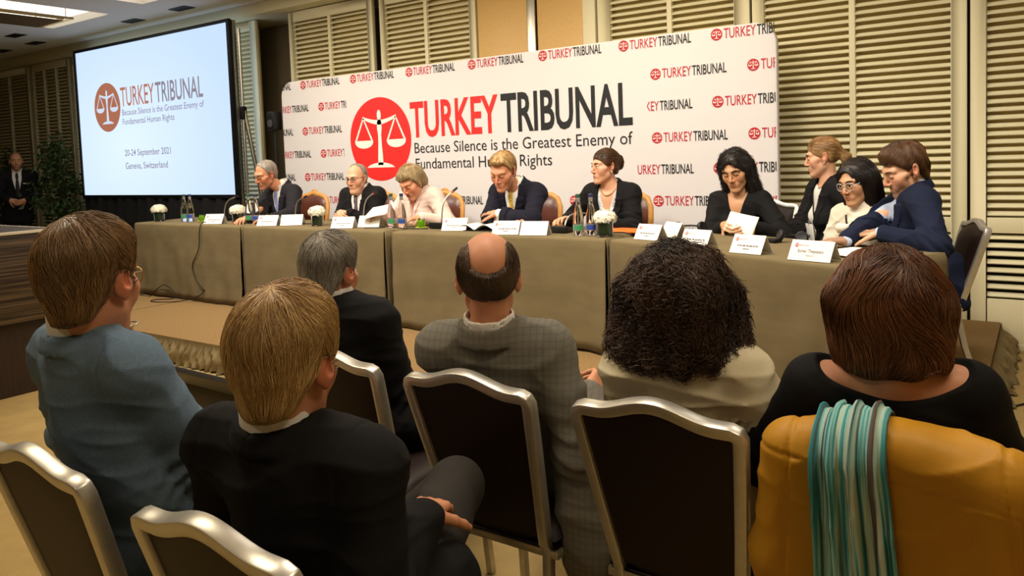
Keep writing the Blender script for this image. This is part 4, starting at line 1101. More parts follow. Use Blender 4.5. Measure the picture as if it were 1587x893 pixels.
SKINS = {'fair': (rgb(222, 172, 138), rgb(176, 92, 80), rgb(214, 134, 104)),
         'ruddy': (rgb(214, 152, 116), rgb(166, 84, 70), rgb(206, 112, 84)),
         'tan': (rgb(196, 142, 104), rgb(150, 76, 66), rgb(186, 112, 82)),
         'olive': (rgb(206, 158, 118), rgb(160, 84, 72), rgb(200, 128, 96)),
         'deep': (rgb(160, 112, 80), rgb(120, 70, 60), rgb(150, 90, 66))}
BROWS = {'brown': rgb(70, 48, 32), 'grey': rgb(120, 108, 96), 'blond': rgb(150, 112, 70), 'black': rgb(20, 16, 14)}
M_lens = mat('lens_glass', rgb(240, 245, 245), 0.05, trans=1.0, ior=1.05, alpha=0.35)
def cloth(name, c, r=0.9, b=(500, 0.15), noise=None): return mat(name, rgb(*c), r, bump=b, noise=noise, sheen=0.0, spec=0.25)
M_suit_black = cloth('black_suiting', (22, 21, 22)); M_suit_char = cloth('charcoal_suiting', (34, 33, 37)); M_suit_navy = cloth('navy_suiting', (26, 26, 38))
M_shirt_white = cloth('white_shirting', (236, 232, 224), 0.8); M_shirt_blue = cloth('pale_blue_shirting', (176, 190, 214), 0.8)
M_shoe = mat('dark_leather', rgb(34, 24, 18), 0.4)
def hair_mat(name, a, b, rough=0.42, spec=0.5): return ramp_mat('hair_' + name, rgb(*a), rgb(*b), rough=rough, spec=spec)
# ------------------------------------------------------------------ chairs
M_vinyl = mat('dark_brown_vinyl', rgb(33, 20, 16), 0.5, bump=(300, 0.05), spec=0.3); M_leather = mat('brown_leather', rgb(84, 42, 28), 0.32, noise=(9, 0.18), bump=(90, 0.08))
M_gilt = mat('honey_beech', rgb(196, 142, 72), 0.35, noise=(14, 0.12, (1, 1, 4))); M_alu = mat('satin_aluminium', rgb(206, 202, 190), 0.36, 0.75, noise=(40, 0.05))
M_nail = mat('brass_nail', rgb(190, 150, 80), 0.3, 1.0)
BK0 = np.array([0, -0.195, 0.42]); BKD = unit(np.array([0, -0.135, 0.47])); BKN = np.array([0, -BKD[2], BKD[1]])
def bkp(u, w, n=0.0): return BK0 + np.array([u, 0, 0]) + BKD * w + BKN * n
def crest(u): return 0.472 + (0.034 * math.cos(PI * u / 0.30) ** 2 if abs(u) < 0.15 else 0.0)
def banquet_chair(label, loc, rz, group='banquet chairs', first=[None]):
    if first[0] is None:
        t = empty('banquet_chair', (0, 0, 0))
        half = [(0.160, 0.0), (0.165, 0.06), (0.178, 0.18), (0.192, 0.32), (0.202, 0.43), (0.2035, 0.452), (0.198, 0.467), (0.184, 0.472)]
        top = [(u, crest(u)) for u in np.linspace(0.165, -0.165, 31)]
        path = [bkp(u, w) for u, w in half] + [bkp(u, w) for u, w in top] + [bkp(-u, w) for u, w in half[::-1]]
        m = MB(); m.sweep(path, [(-0.015, -0.017), (0.015, -0.017), (0.015, 0.017), (-0.015, 0.017)], up=BKN)
        m.build('back_frame', M_alu, t, bevel=0.004, sharp=40)
        hw_ = [(0.0, 0.150), (0.06, 0.153), (0.18, 0.166), (0.32, 0.180), (0.43, 0.190), (0.47, 0.192)]
        def pad(sgn, bulge):
            def f(u, v):
                x = u * 2 - 1; wtop = crest(x * 0.19) - 0.010; w = 0.03 - 0.03 * (1 - abs(x) ** 3) + v * (wtop - 0.03 + 0.03 * (1 - abs(x) ** 3))
                hwid = np.interp(w, [a for a, b in hw_], [b for a, b in hw_]); e = (1 - abs(x) ** 6) * (1 - abs(2 * v - 1) ** 8)
                return bkp(x * hwid, w, sgn * (0.006 + bulge * e))
            return f
        m = MB(); m.grid(pad(1, 0.006), 25, 19); m.grid(pad(-1, 0.032), 25, 19)
        m.build('backrest', M_vinyl, t, sharp=60)
        def seat(top):
            def f(u, v):
                x, y = 2 * u - 1, 2 * v - 1; e = (1 - x ** 6) * (1 - y ** 6)
                return (x * (0.205 - 0.012 * abs(y) ** 4), 0.005 + y * (0.215 - 0.012 * abs(x) ** 4), 0.415 + (0.02 + 0.05 * e ** 0.5 if top else -0.012 * e ** 0.3))
            return f
        m = MB(); m.grid(seat(True), 23, 23); m.grid(seat(False), 23, 23); m.build('seat', M_vinyl, t, sharp=70)
        pr = [(-0.012, -0.012), (0.012, -0.012), (0.012, 0.012), (-0.012, 0.012)]
        m = MB(); m.sweep([(-0.19, -0.19, 0.395), (-0.19, 0.18, 0.395), (0.19, 0.18, 0.395), (0.19, -0.19, 0.395)], pr, closed=True, up=(0, 0, 1)); m.build('seat_frame', M_alu, t, bevel=0.003)
        for e in (-1, 1):
            m = MB(); m.sweep([bkp(e * 0.160, 0.03), (e * 0.163, -0.188, 0.385), (e * 0.178, -0.215, 0.22), (e * 0.20, -0.275, 0.0)], [(-0.013, -0.015), (0.013, -0.015), (0.013, 0.015), (-0.013, 0.015)], up=(0, 1, 0.2)); m.build('leg', M_alu, t, bevel=0.004)
            m = MB(); m.sweep([(e * 0.185, 0.185, 0.40), (e * 0.190, 0.195, 0.22), (e * 0.196, 0.215, 0.0)], [(-0.013, -0.013), (0.013, -0.013), (0.013, 0.013), (-0.013, 0.013)], up=(0, 1, 0.2)); m.build('leg', M_alu, t, bevel=0.004)
        first[0] = t; o = t
    else: o = dup(first[0])
    o.location = loc; o.rotation_euler = (0, 0, rz); tag(o, label, 'chair', group); return o
banquet_chair('aluminium framed banquet chair behind the bald man in grey', (-1.29, 1.94, 0), 0)
banquet_chair('banquet chair behind the curly haired woman in a cream blouse', (-0.745, 1.95, 0), 0)
banquet_chair('banquet chair under the mustard jacket and scarf', (-0.24, 1.96, 0), 0)
banquet_chair('banquet chair behind the grey haired man in black, in the front row', (-1.83, 1.94, 0), 0)
banquet_chair('banquet chair at the bottom edge behind the blond man', (-1.13, 1.05, 0), 0)
banquet_chair('banquet chair at the bottom left corner behind the blue grey blazer', (-1.76, 1.06, 0), 0)
banquet_chair('banquet chair on stage behind the man in the blue blazer', (-0.605, 4.78, SZ), (200 - 90) * D2R).scale = (0.97, 0.97, 0.94)

def armchair(label, loc, rz, first=[None]):
    if first[0] is None:
        t = empty('panel_armchair', (0, 0, 0))
        b = lambda u, w, n=0.0: np.array([u, -0.21 - 0.18 * w - n * 0.95, 0.46 + w - 0.17 * n])
        out = [(0.185, 0.02), (0.215, 0.15), (0.232, 0.30), (0.225, 0.40), (0.195, 0.465), (0.14, 0.495), (0.07, 0.505)]
        top = [(0.045, 0.515), (0.0, 0.525), (-0.045, 0.515)]
        pts = out + top + [(-u, w) for u, w in out[::-1]]
        a = np.arange(10) * 2 * PI / 10
        m = MB(); m.sweep([b(u, w) for u, w in pts], np.stack([0.024 * np.cos(a), 0.020 * np.sin(a)], 1), up=(0, 1, 0.18))
        fr = m.build('back_frame', M_gilt, t, sharp=180)
        m = MB(); m.tube([b(0.045, 0.535), b(0.02, 0.548), b(0, 0.553), b(-0.02, 0.548), b(-0.045, 0.535)], 0.013, 8, scale=[0.5, 1, 1.2, 1, 0.5]); m.build('carved_crest', M_gilt, fr, sharp=180)
        def pad(s):
            def f(u, v):
                x = 2 * u - 1; w = 0.04 + v * 0.455; hwid = np.interp(w, [0.02, 0.15, 0.30, 0.40, 0.465, 0.495], [0.178, 0.205, 0.222, 0.215, 0.180, 0.125]) ; e = (1 - abs(x) ** 4) * (1 - abs(2 * v - 1) ** 4)
                return b(x * hwid, w, -(0.012 + 0.035 * e) if s else 0.012 + 0.01 * e)
            return f
        m = MB(); m.grid(pad(True), 21, 21); m.grid(pad(False), 21, 21); m.build('backrest', M_leather, t, sharp=70)
        m = MB()
        for u, w in pts[1:-1]:
            p = b(u * 0.91, w * 0.965, -0.014); m.lathe([(0.0, 0.004), (0.004, 0.002), (0.005, 0.0)], n=8, c=p)
        P_ = [b(u, w) for u, w in pts]
        m.build('nail_heads', M_nail, t)['kind'] = 'stuff'
        def seat(top):
            def f(u, v):
                x, y = 2 * u - 1, 2 * v - 1; e = max(0, (1 - x ** 6) * (1 - y ** 6))
                return (x * (0.24 - 0.01 * abs(y) ** 4), 0.02 + y * 0.23, 0.40 + (0.04 + 0.05 * e ** 0.5 if top else 0))
            return f
        m = MB(); m.grid(seat(True), 21, 21); m.grid(seat(False), 21, 21); m.build('seat', M_leather, t, sharp=70)
        for e in (-1, 1):
            MB().tube([b(e * 0.19, 0.03), (e * 0.20, -0.22, 0.35), (e * 0.21, -0.28, 0.0)], 0.020, 10, scale=[1, 1, 0.7]).build('leg', M_gilt, t, sharp=180)
            MB().tube([(e * 0.22, 0.22, 0.42), (e * 0.235, 0.25, 0.25), (e * 0.22, 0.23, 0.0)], 0.024, 10, scale=[1.1, 1, 0.6]).build('leg', M_gilt, t, sharp=180)
            MB().tube([b(e * 0.228, 0.22), (e * 0.265, -0.08, 0.67), (e * 0.27, 0.12, 0.66), (e * 0.25, 0.17, 0.55), (e * 0.235, 0.18, 0.42)], 0.019, 10).build('arm', M_gilt, t, sharp=180)
        first[0] = t; o = t
    else: o = dup(first[0])
    o.location = loc; o.rotation_euler = (0, 0, rz); tag(o, label, 'armchair', 'leather armchairs of the panel'); return o
for x, y, lab in [(-6.40, 5.28, 'brown leather armchair of the panellist nearest the screen'), (-5.40, 5.28, 'brown leather armchair behind the bald panellist'), (-4.61, 5.28, 'brown leather armchair behind the woman in the pale pink jacket'),
                  (-3.57, 5.28, 'brown leather armchair behind the man with the yellow tie'), (-2.76, 5.30, 'brown leather armchair behind the woman with the pinned up hair')]:
    armchair(lab, (x, y, SZ), PI)
def plain_seat(label, loc, rz):
    return banquet_chair(label, loc, rz)
plain_seat('banquet chair hidden behind the dark haired woman reading papers', (-1.67, 5.32, SZ), PI - 0.1)
plain_seat('banquet chair hidden behind the woman with the blonde ponytail', (-1.13, 5.52, SZ), PI - 0.45)
plain_seat('banquet chair hidden behind the woman with round glasses', (-0.88, 5.06, SZ), PI - 0.35)

# ------------------------------------------------------------------ things on the tables
TT = SZ + 0.7495
M_glass = mat('clear_glass', rgb(250, 252, 250), 0.02, trans=1.0, ior=1.45); M_gglass = mat('green_glass', rgb(150, 205, 40), 0.08, trans=0.75, ior=1.45, emit=None)
M_water = mat('water', rgb(250, 252, 252), 0.0, trans=1.0, ior=1.33)
M_petal = mat('cream_petals', rgb(240, 236, 214), 0.7); M_leaf = mat('deep_green_leaf', rgb(26, 62, 24), 0.4, noise=(30, 0.35, (1, 1, 4)))
M_lab_g = mat('green_label', rgb(60, 140, 88), 0.5); M_lab_b = mat('blue_label', rgb(46, 76, 160), 0.5); M_cap_g = mat('green_cap', rgb(24, 74, 44), 0.4); M_cap_b = mat('navy_cap', rgb(30, 34, 78), 0.4)
M_silver = mat('silver_foil', rgb(200, 200, 196), 0.35, 0.8); M_wax = mat('yellow_wax', rgb(196, 210, 70), 0.6); M_gsilver = mat('gooseneck_silver', rgb(205, 203, 196), 0.3, 0.9)
def flowers(label, x, y, rz, first=[None]):
    if first[0] is None:
        t = empty('flower_arrangement', (0, 0, 0))
        v = MB(); v.lathe([(0.052, 0.0), (0.054, 0.003), (0.054, 0.10), (0.050, 0.10), (0.050, 0.008), (0.0, 0.008)], n=28); v.lathe([(0.0, 0.0), (0.052, 0.0)], n=28, cap=False); v.build('glass_vase', M_glass, t, sharp=40)
        l = MB()
        for k in range(3):
            l.grid(lambda u, v_, k=k: ((0.0475 - 0.001 * k) * math.cos(u * 2.6 + k * 2.09), (0.0475 - 0.001 * k) * math.sin(u * 2.6 + k * 2.09), 0.010 + v_ * 0.085 + 0.004 * math.sin(u * 9 + k)), 18, 6)
        l.build('leaf_lining', M_leaf, t, solid=0.0012, sharp=180)
        rg = np.random.RandomState(4); f = MB(); c = np.array([0, 0, 0.115])
        n = 170
        for i in range(n):
            z = 1 - (i + 0.5) / n * 1.25; a = i * 2.39996; r = math.sqrt(max(0, 1 - z * z)); d = np.array([r * math.cos(a), r * math.sin(a), z]); d = unit(d + rg.normal(size=3) * 0.08)
            p = c + d * np.array([0.076, 0.076, 0.056]) * rg.uniform(0.92, 1.06)
            u = unit(np.cross(d, [0.3, 0.2, 1])); w = np.cross(d, u); th = rg.rand() * 6
            for q in range(4):
                e = math.cos(th + q * PI / 2) * u + math.sin(th + q * PI / 2) * w; s = np.cross(d, e); L = 0.0155 * rg.uniform(0.85, 1.15); lf = rg.uniform(0.001, 0.006)
                f.add([p, p + e * L * 0.55 + s * L * 0.45 + d * lf, p + e * L + d * lf * 0.2, p + e * L * 0.55 - s * L * 0.45 + d * lf], [(0, 1, 2, 3)])
        f.lathe([(0.0, 0.165), (0.04, 0.157), (0.062, 0.135), (0.068, 0.112), (0.05, 0.096), (0.0, 0.094)], n=20)
        f.build('white_blossom', M_petal, t, sharp=180)
        first[0] = t; o = t
    else: o = dup(first[0])
    o.location = (x, y, TT); o.rotation_euler = (0, 0, rz); tag(o, label, 'flowers', 'flower arrangements on the tables')
flowers('white flowers in a glass vase at the far left end of the table', -7.70, 4.60, 0)
flowers('white flowers in a glass vase in front of the panellist nearest the screen', -6.42, 4.64, 1)
flowers('white flowers in a glass vase left of the bald panellist', -5.27, 4.62, 2)
flowers('white flowers in a glass vase beside two bottles near the orange folder', -2.375, 4.508, 3)

def bottle(label, x, y, green, P={}):
    if green not in P:
        t = empty('water_bottle', (0, 0, 0))
        prof = [(0.0, 0.003), (0.032, 0.0), (0.036, 0.004), (0.0365, 0.05), (0.0355, 0.115), (0.031, 0.145), (0.022, 0.185), (0.0155, 0.215), (0.0135, 0.24), (0.0135, 0.268)]
        MB().lathe(prof, n=28).build('glass_body', M_glass, t, sharp=60)
        MB().lathe([(0.0372, 0.034), (0.0374, 0.036), (0.0374, 0.076), (0.0372, 0.078)], n=28, cap=False).build('paper_label', M_silver, t, sharp=60)
        lb = MB(); lb.grid(lambda u, v: (0.0379 * math.cos(-PI / 2 + (u - 0.5) * 1.7), 0.0379 * math.sin(-PI / 2 + (u - 0.5) * 1.7), 0.039 + 0.032 * v), 10, 2); lb.build('label_panel', M_lab_g if green else M_lab_b, t, sharp=180)
        MB().lathe([(0.0139, 0.225), (0.0142, 0.245), (0.0142, 0.255)], n=20, cap=False).build('neck_foil', M_silver, t)
        MB().lathe([(0.0155, 0.257), (0.0158, 0.26), (0.0155, 0.276), (0.013, 0.279), (0.0, 0.279)], n=20).build('cap', M_cap_g if green else M_cap_b, t, sharp=60)
        P[green] = t; o = t
    else: o = dup(P[green])
    o.location = (x, y, TT); o.rotation_euler = (0, 0, 0.5); tag(o, label, 'bottle', 'glass water bottles on the tables')
for x, y, g, lab in [(-7.27, 4.62, True, 'glass bottle with green label at the far left, left of its pair'), (-7.19, 4.635, False, 'glass bottle with blue label at the far left, right of its pair'),
        (-6.22, 4.62, True, 'glass bottle with green label before the panellist nearest the screen'), (-6.13, 4.63, False, 'glass bottle with blue label before the panellist nearest the screen'),
        (-4.38, 4.62, True, 'glass bottle with green label before the woman in pale pink'), (-4.29, 4.645, False, 'glass bottle with blue label before the woman in pale pink'),
        (-2.568, 4.497, True, 'glass bottle with green label beside the flowers near the orange folder'), (-2.495, 4.54, False, 'glass bottle with blue label beside the flowers near the orange folder')]:
    bottle(lab, x, y, g)
def votive(label, x, y, dark, P={}):
    if dark not in P:
        t = empty('votive_candle', (0, 0, 0))
        if not dark: MB().lathe([(0.0, 0.0), (0.045, 0.0), (0.050, 0.005), (0.045, 0.006), (0.0, 0.004)], n=24).build('saucer', M_wax, t)
        MB().lathe([(0.022, 0.005), (0.032, 0.012), (0.036, 0.03), (0.034, 0.05), (0.027, 0.066), (0.024, 0.066), (0.030, 0.05), (0.032, 0.03), (0.028, 0.014), (0.0, 0.010)], n=24).build('glass_cup', M_gglass if not dark else mat('dark_green_glass', rgb(34, 60, 26), 0.12, trans=0.4), t, sharp=60)
        MB().lathe([(0.0, 0.012), (0.027, 0.014), (0.030, 0.026), (0.0, 0.028)], n=20).build('candle', M_wax, t)
        lf = MB(); lf.grid(lambda u, v: (0.030 * math.cos(u * 3.2), 0.030 * math.sin(u * 3.2), 0.052 + 0.018 * v + 0.006 * math.sin(u * 8)), 14, 3); lf.build('leaf', M_leaf, t, solid=0.001)
        P[dark] = t; o = t
    else: o = dup(P[dark])
    o.location = (x, y, TT); tag(o, label, 'candle', 'green votive candles on the tables')
for x, y, dk, lab in [(-7.03, 4.66, False, 'bright green glass votive at the far left beside the two bottles'), (-5.92, 4.74, True, 'dark green votive in front of the panellist nearest the screen'),
        (-5.06, 4.67, False, 'bright green glass votive before the clasped hands of the bald man'), (-4.12, 4.68, False, 'bright green glass votive before the woman in pale pink'), (-3.13, 4.66, True, 'dark green votive behind the folded cards before the man with yellow tie')]:
    votive(lab, x, y, dk)

M_greyink = mat('grey_print', rgb(120, 118, 116), 0.7)
def card(label, x, y, rz, text=None, blank=False, w=0.20):
    t = empty('name_card', (x, y, TT), rz); tag(t, label, 'name card', 'folded name cards on the tables')
    h, d = 0.092, 0.055; m = MB()
    m.add([(-w / 2, -d, 0), (w / 2, -d, 0), (w / 2, 0, h), (-w / 2, 0, h), (w / 2, d, 0), (-w / 2, d, 0)], [(0, 1, 2, 3), (3, 2, 4, 5)])
    m.build('folded_card', M_white, t, solid=0.0012, smooth=False)
    if not blank:
        p = MB(); emblem(p, -w * 0.36, 0.068, 0.0095, 0.0, 0, 2, 20, 0.0003)
        text_fit(p, 'TURKEY', -w * 0.36 + 0.012, -w * 0.36 + 0.034, 0.065, 0.006, 0, 0); text_fit(p, 'TRIBUNAL', -w * 0.36 + 0.035, -w * 0.36 + 0.062, 0.065, 0.006, 0, 1)
        if text:
            text_fit(p, text[0], -w * 0.30, w * 0.30, 0.036, 0.014, 0, 3)
        else:
            rg = np.random.RandomState(int(abs(x) * 1000)); xx = -w * 0.30
            while xx < w * 0.30:
                l = rg.uniform(0.006, 0.02); p.add([(xx, 0, 0.034), (xx + l, 0, 0.034), (xx + l, 0, 0.041), (xx, 0, 0.041)], [(0, 1, 2, 3)], 1); xx += l + 0.004
            p.add([(-0.02, 0, 0.020), (0.02, 0, 0.020), (0.02, 0, 0.024), (-0.02, 0, 0.024)], [(0, 1, 2, 3)], 1)
        off = unit(np.array([0, -h, d])) * 0.0016
        p.V = [(v[0], -d + d * v[2] / h + off[1] + v[1] * 0.86, v[2] + off[2] - v[1] * 0) for v in p.V]
        p.build('printed_text', [M_darkred, M_greyink, M_white, M_ink], t, smooth=False)
        if text:
            p = MB(); text_fit(p, text[1], -w * 0.09, w * 0.11, 0.020, 0.008, 0, 0); p.V = [(v[0], -d + d * v[2] / h + off[1] + v[1] * 0.86, v[2] + off[2]) for v in p.V]
            p.build('printed_role', M_greyink, t, smooth=False)
card('name card beside the votive at the far left of the table', -6.62, 4.53, 0.35)
card('printed name card left of a blank one, before the panellist nearest the screen', -5.80, 4.52, 0.35)
card('blank folded card seen from behind, before the panellist nearest the screen', -5.60, 4.62, 0.55, blank=True)
card('printed name card before the bald panellist', -4.83, 4.52, 0.35)
card('blank folded card right of the bald panellist under held papers', -4.66, 4.66, 0.30, blank=True)
card('printed name card right of the black microphone base', -3.70, 4.60, 0.3)
card('printed name card before the folded arms of the man with yellow tie', -3.13, 4.47, 0.25)
card('blank white folded card left of the black conference unit', -2.90, 4.48, 0.2, blank=True)
card('name card at the corner of the angled table next to the orange folder', -2.02, 4.44, -0.30, w=0.19)
card('blank folded card behind another at the left of the angled table', -1.93, 4.60, -0.55, blank=True, w=0.17)
card('name card partly behind the curly hair of the woman in cream', -1.62, 4.20, -0.30, w=0.19)
card('name card before the woman reading papers on the angled table', -1.26, 4.00, -0.30, w=0.19)
card('nearest name card with handwritten style name at the right end', -0.905, 3.83, -0.27, ('Esther Theyskens', 'Registrar'), w=0.215)

def microphone(label, x, y, rz, tip, P=[None]):
    t = empty('gooseneck_microphone', (x, y, TT), rz); tag(t, label, 'microphone', 'gooseneck microphones on the tables')
    m = MB(); m.add([(-0.07, -0.06, 0), (0.07, -0.06, 0), (0.07, 0.06, 0), (-0.07, 0.06, 0), (-0.07, -0.06, 0.028), (0.07, -0.06, 0.028), (0.07, 0.06, 0.05), (-0.07, 0.06, 0.05)], [(0, 3, 2, 1), (4, 5, 6, 7), (0, 1, 5, 4), (1, 2, 6, 5), (2, 3, 7, 6), (3, 0, 4, 7)])
    m.build('base_unit', M_black, t, bevel=0.008)
    MB().lathe([(0.0, 0.004), (0.010, 0.003), (0.012, 0.0)], n=16, c=(0.045, -0.03, 0.034)).build('button', M_silver, t)
    c, s = math.cos(-rz), math.sin(-rz); d = np.array(tip) - np.array([x, y, TT]); d = np.array([c * d[0] - s * d[1], s * d[0] + c * d[1], d[2]])
    p0 = np.array([-0.05, 0.04, 0.04]); path = [p0 + (d - p0) * u + np.array([0, 0, 0.045 * math.sin(PI * u) * 1.2]) * (1 - u * 0.3) + (d - p0) * np.array([1, 1, 0]) * -0.22 * math.sin(PI * u) for u in np.linspace(0, 1, 14)]
    g = MB(); g.tube(path, 0.0055, 8); g.build('gooseneck', M_gsilver, t, sharp=180)
    e = unit(path[-1] - path[-2]); MB().tube([path[-1], path[-1] + e * 0.05], 0.0095, 10).build('capsule', M_black, t)
    MB().tube([path[-1] - e * 0.004, path[-1] + e * 0.006], 0.0105, 10).build('light_ring', mat('red_ring', rgb(190, 70, 50), 0.4), t)
microphone('gooseneck microphone at the far left, leaning in front of the screen', -6.86, 4.80, PI, (-6.60, 4.75, 1.19))
microphone('gooseneck microphone leaning right of the panellist nearest the screen', -5.88, 4.88, PI, (-5.58, 4.75, 1.19))
microphone('gooseneck microphone with pale tip in front of the bald panellist', -4.90, 4.80, PI, (-4.70, 4.75, 1.225))
microphone('gooseneck microphone on a black base beside the woman in pale pink', -3.94, 4.70, PI, (-3.84, 4.75, 1.235))
microphone('black conference unit with a thin arm left of the two bottles near the orange folder', -2.80, 4.66, PI, (-2.72, 4.95, 1.06))

def headset(label, x, y, rz):
    t = empty('headset', (x, y, TT), rz); tag(t, label, 'headset', 'black interpretation headsets')
    MB().tube([(0.075 * math.cos(a), 0.02 + 0.10 * math.sin(a), 0.03 + 0.005 * math.sin(a)) for a in np.linspace(0, PI, 15)], 0.006, 8).build('headband', M_black, t, sharp=180)
    for e in (-1, 1):
        m = MB(); m.lathe([(0.0, -0.012), (0.028, -0.012), (0.036, -0.006), (0.036, 0.008), (0.028, 0.014), (0.0, 0.010)], n=20); m.build('ear_cup', M_black, t, loc=(e * 0.078, 0.005, 0.036), rot=(1.2, 0.2, e * 0.5))
    MB().b2((-0.14, -0.06, 0), (-0.06, 0.0, 0.02)).build('receiver', M_black, t, bevel=0.004)
headset('black headset left of the woman reading papers', -1.93, 4.86, 0.4)
headset('black headset right of the woman reading papers', -1.18, 4.46, -0.5)
dv = empty('conference_receiver', (-0.56, 4.10, TT), -0.3); tag(dv, 'flat black receiver device on the table end by the blue blazer', 'device')
MB().b2((-0.08, -0.04, 0), (0.08, 0.04, 0.022)).build('housing', M_black, dv, bevel=0.006); MB().b2((-0.06, -0.025, 0.022), (0.02, 0.02, 0.0235)).build('display', M_silver, dv); MB().b2((0.035, -0.02, 0.022), (0.06, 0.015, 0.025)).build('keypad', M_silver, dv)
fo = MB(); fo.box((0, 0, 0.004), (0.34, 0.24, 0.008)); tag(fo.build('folder', mat('orange_card', rgb(226, 112, 40), 0.6), bevel=0.002, loc=(-2.36, 4.86, TT), rot=(0, 0.03, 0.12)), 'orange folder lying on the table in front of the woman with pinned up hair', 'folder')
def sheets(name, label, loc, rot, w=0.21, h=0.297, n=4, bend=0.01, m_=None):
    t = empty(name, loc); t.rotation_euler = rot; tag(t, label, 'papers')
    for k in range(n):
        m = MB(); m.grid(lambda u, v: ((u - 0.5) * w + 0.003 * k, (v - 0.5) * h + 0.002 * k * (-1) ** k, 0.0012 * k + bend * math.sin(PI * u) * math.sin(PI * v + 0.4) + 0.002), 12, 12); m.build('sheet', m_ or M_white, t, solid=0.0004, sharp=180)
    return t
sheets('paper_stack', 'white papers under the forearms of the man in the blue blazer', (-0.80, 4.14, TT + 0.001), (0, 0, -0.5), 0.24, 0.30, 5, 0.004)
sheets('held_papers', 'white papers held up by the woman in pale pink', (-4.62, 4.72, 1.075), (0.35, -0.20, 0.3), 0.22, 0.26, 2, 0.012)
sheets('held_papers', 'grey shaded sheets held up by the woman in the black shirt', (-1.56, 4.76, 1.02), (1.12, 0.16, -0.25), 0.20, 0.13, 3, 0.018)
ob = empty('open_book', (-3.53, 4.70, TT), 0.1); tag(ob, 'open book with curling white pages before the man with yellow tie', 'book')
MB().b2((-0.20, -0.12, 0), (0.20, 0.12, 0.004)).build('cover', M_black, ob)
for s in (-1, 1):
    m = MB(); m.grid(lambda u, v: (s * u * 0.185, (v - 0.5) * 0.22, 0.006 + 0.045 * math.sin(PI * min(1, u * 1.05)) ** 1.2 * (1 - 0.3 * u)), 14, 4); m.build('page_block', M_white, ob, solid=0.003, sharp=180)
M_cable = mat('black_cable', rgb(16, 15, 14), 0.5)
def cable(name, label, pts, r=0.004, n=10):
    P = [np.array(p, float) for p in pts]; out = []
    for i in range(len(P) - 1):
        p0, p1, p2, p3 = P[max(0, i - 1)], P[i], P[i + 1], P[min(len(P) - 1, i + 2)]
        for t in np.linspace(0, 1, n, endpoint=False): out.append(0.5 * ((2 * p1) + (p2 - p0) * t + (2 * p0 - 5 * p1 + 4 * p2 - p3) * t * t + (3 * p1 - p0 - 3 * p2 + p3) * t ** 3))
    out.append(P[-1]); tag(MB().tube(out, r, 7).build(name, M_cable, sharp=180), label, 'cable')
zt = TT + 0.004; zf = SZ + 0.006
cable('cable', 'black cable hanging down the far left tablecloth onto the stage', [(-6.80, 4.70, zt), (-6.72, 4.55, zt + 0.012), (-6.66, 4.41, zt + 0.01), (-6.655, 4.375, 0.90), (-6.68, 4.37, 0.72), (-6.80, 4.37, 0.55), (-6.72, 4.36, 0.40), (-6.62, 4.36, 0.32), (-6.76, 4.34, 0.24), (-6.95, 4.25, zf), (-7.18, 4.16, zf), (-7.26, 4.24, zf), (-7.08, 4.33, zf + 0.01), (-7.10, 4.36, 0.26), (-7.26, 4.36, 0.33), (-7.40, 4.355, 0.29), (-7.52, 4.34, zf), (-7.7, 4.34, zf)], 0.0045)
cable('cable', 'black cable looping on the table in front of the woman in pale pink', [(-4.60, 4.52, zt), (-4.45, 4.58, zt), (-4.33, 4.52, zt + 0.02), (-4.22, 4.50, zt + 0.012), (-4.10, 4.55, zt), (-3.98, 4.60, zt)])
cable('cable', 'black cable behind the flower vase beside the orange folder', [(-2.62, 4.72, zt), (-2.45, 4.66, zt), (-2.30, 4.62, zt + 0.01), (-2.21, 4.56, zt)])
cable('cable', 'black cable on the table before the panellist nearest the screen', [(-6.05, 4.56, zt), (-5.95, 4.60, zt), (-5.85, 4.56, zt), (-5.72, 4.66, zt), (-5.45, 4.72, zt)])
cable('cable', 'dark floor cable at the right edge of the picture beside the stage', [(-0.16, 5.0, 0.006), (-0.02, 5.2, 0.006), (0.2, 5.36, 0.006), (0.6, 5.6, 0.006)], 0.006)
cable('cable', 'blue cable on the carpet left of the far left tablecloth', [(-8.6, 4.9, zf), (-8.3, 4.75, zf), (-7.95, 4.7, zf)], 0.006)

# ------------------------------------------------------------------ podium, post, low cabinet, plant
M_zebra = mat('zebrano_veneer', rgb(74, 54, 38), 0.4); nt = M_zebra.node_tree
tc = nt.nodes.new('ShaderNodeTexCoord'); mp = nt.nodes.new('ShaderNodeMapping'); mp.inputs['Scale'].default_value = (0.6, 0.6, 34); nz = nt.nodes.new('ShaderNodeTexNoise'); nz.inputs['Scale'].default_value = 2.4; nz.inputs['Detail'].default_value = 5
rp = nt.nodes.new('ShaderNodeValToRGB'); rp.color_ramp.elements[0].position = 0.38; rp.color_ramp.elements[1].position = 0.66; rp.color_ramp.elements[0].color = rgb(30, 23, 19); rp.color_ramp.elements[1].color = rgb(92, 74, 54)
nt.links.new(tc.outputs['Object'], mp.inputs[0]); nt.links.new(mp.outputs[0], nz.inputs[0]); nt.links.new(nz.outputs['Fac'], rp.inputs[0]); nt.links.new(rp.outputs[0], nt.nodes['Principled BSDF'].inputs['Base Color'])
M_wenge = mat('wenge_wood', rgb(44, 31, 24), 0.45, noise=(10, 0.3, (8, 8, 0.4)))
pd = empty('reception_desk', (-5.66, 2.0, 0)); tag(pd, 'dark striped wooden counter at the left edge in front of the screen', 'counter')
MB().b2((-0.9, -1.3, 0.50), (0.0, 0.62, 1.095)).build('striped_panel', M_zebra, pd, bevel=0.004)
MB().b2((-0.86, -1.26, 0.0), (-0.05, 0.57, 0.50)).build('plinth', M_wenge, pd)
MB().b2((-0.90, -1.30, 1.095), (-0.004, 0.62, 1.108)).build('counter_top', M_wenge, pd)
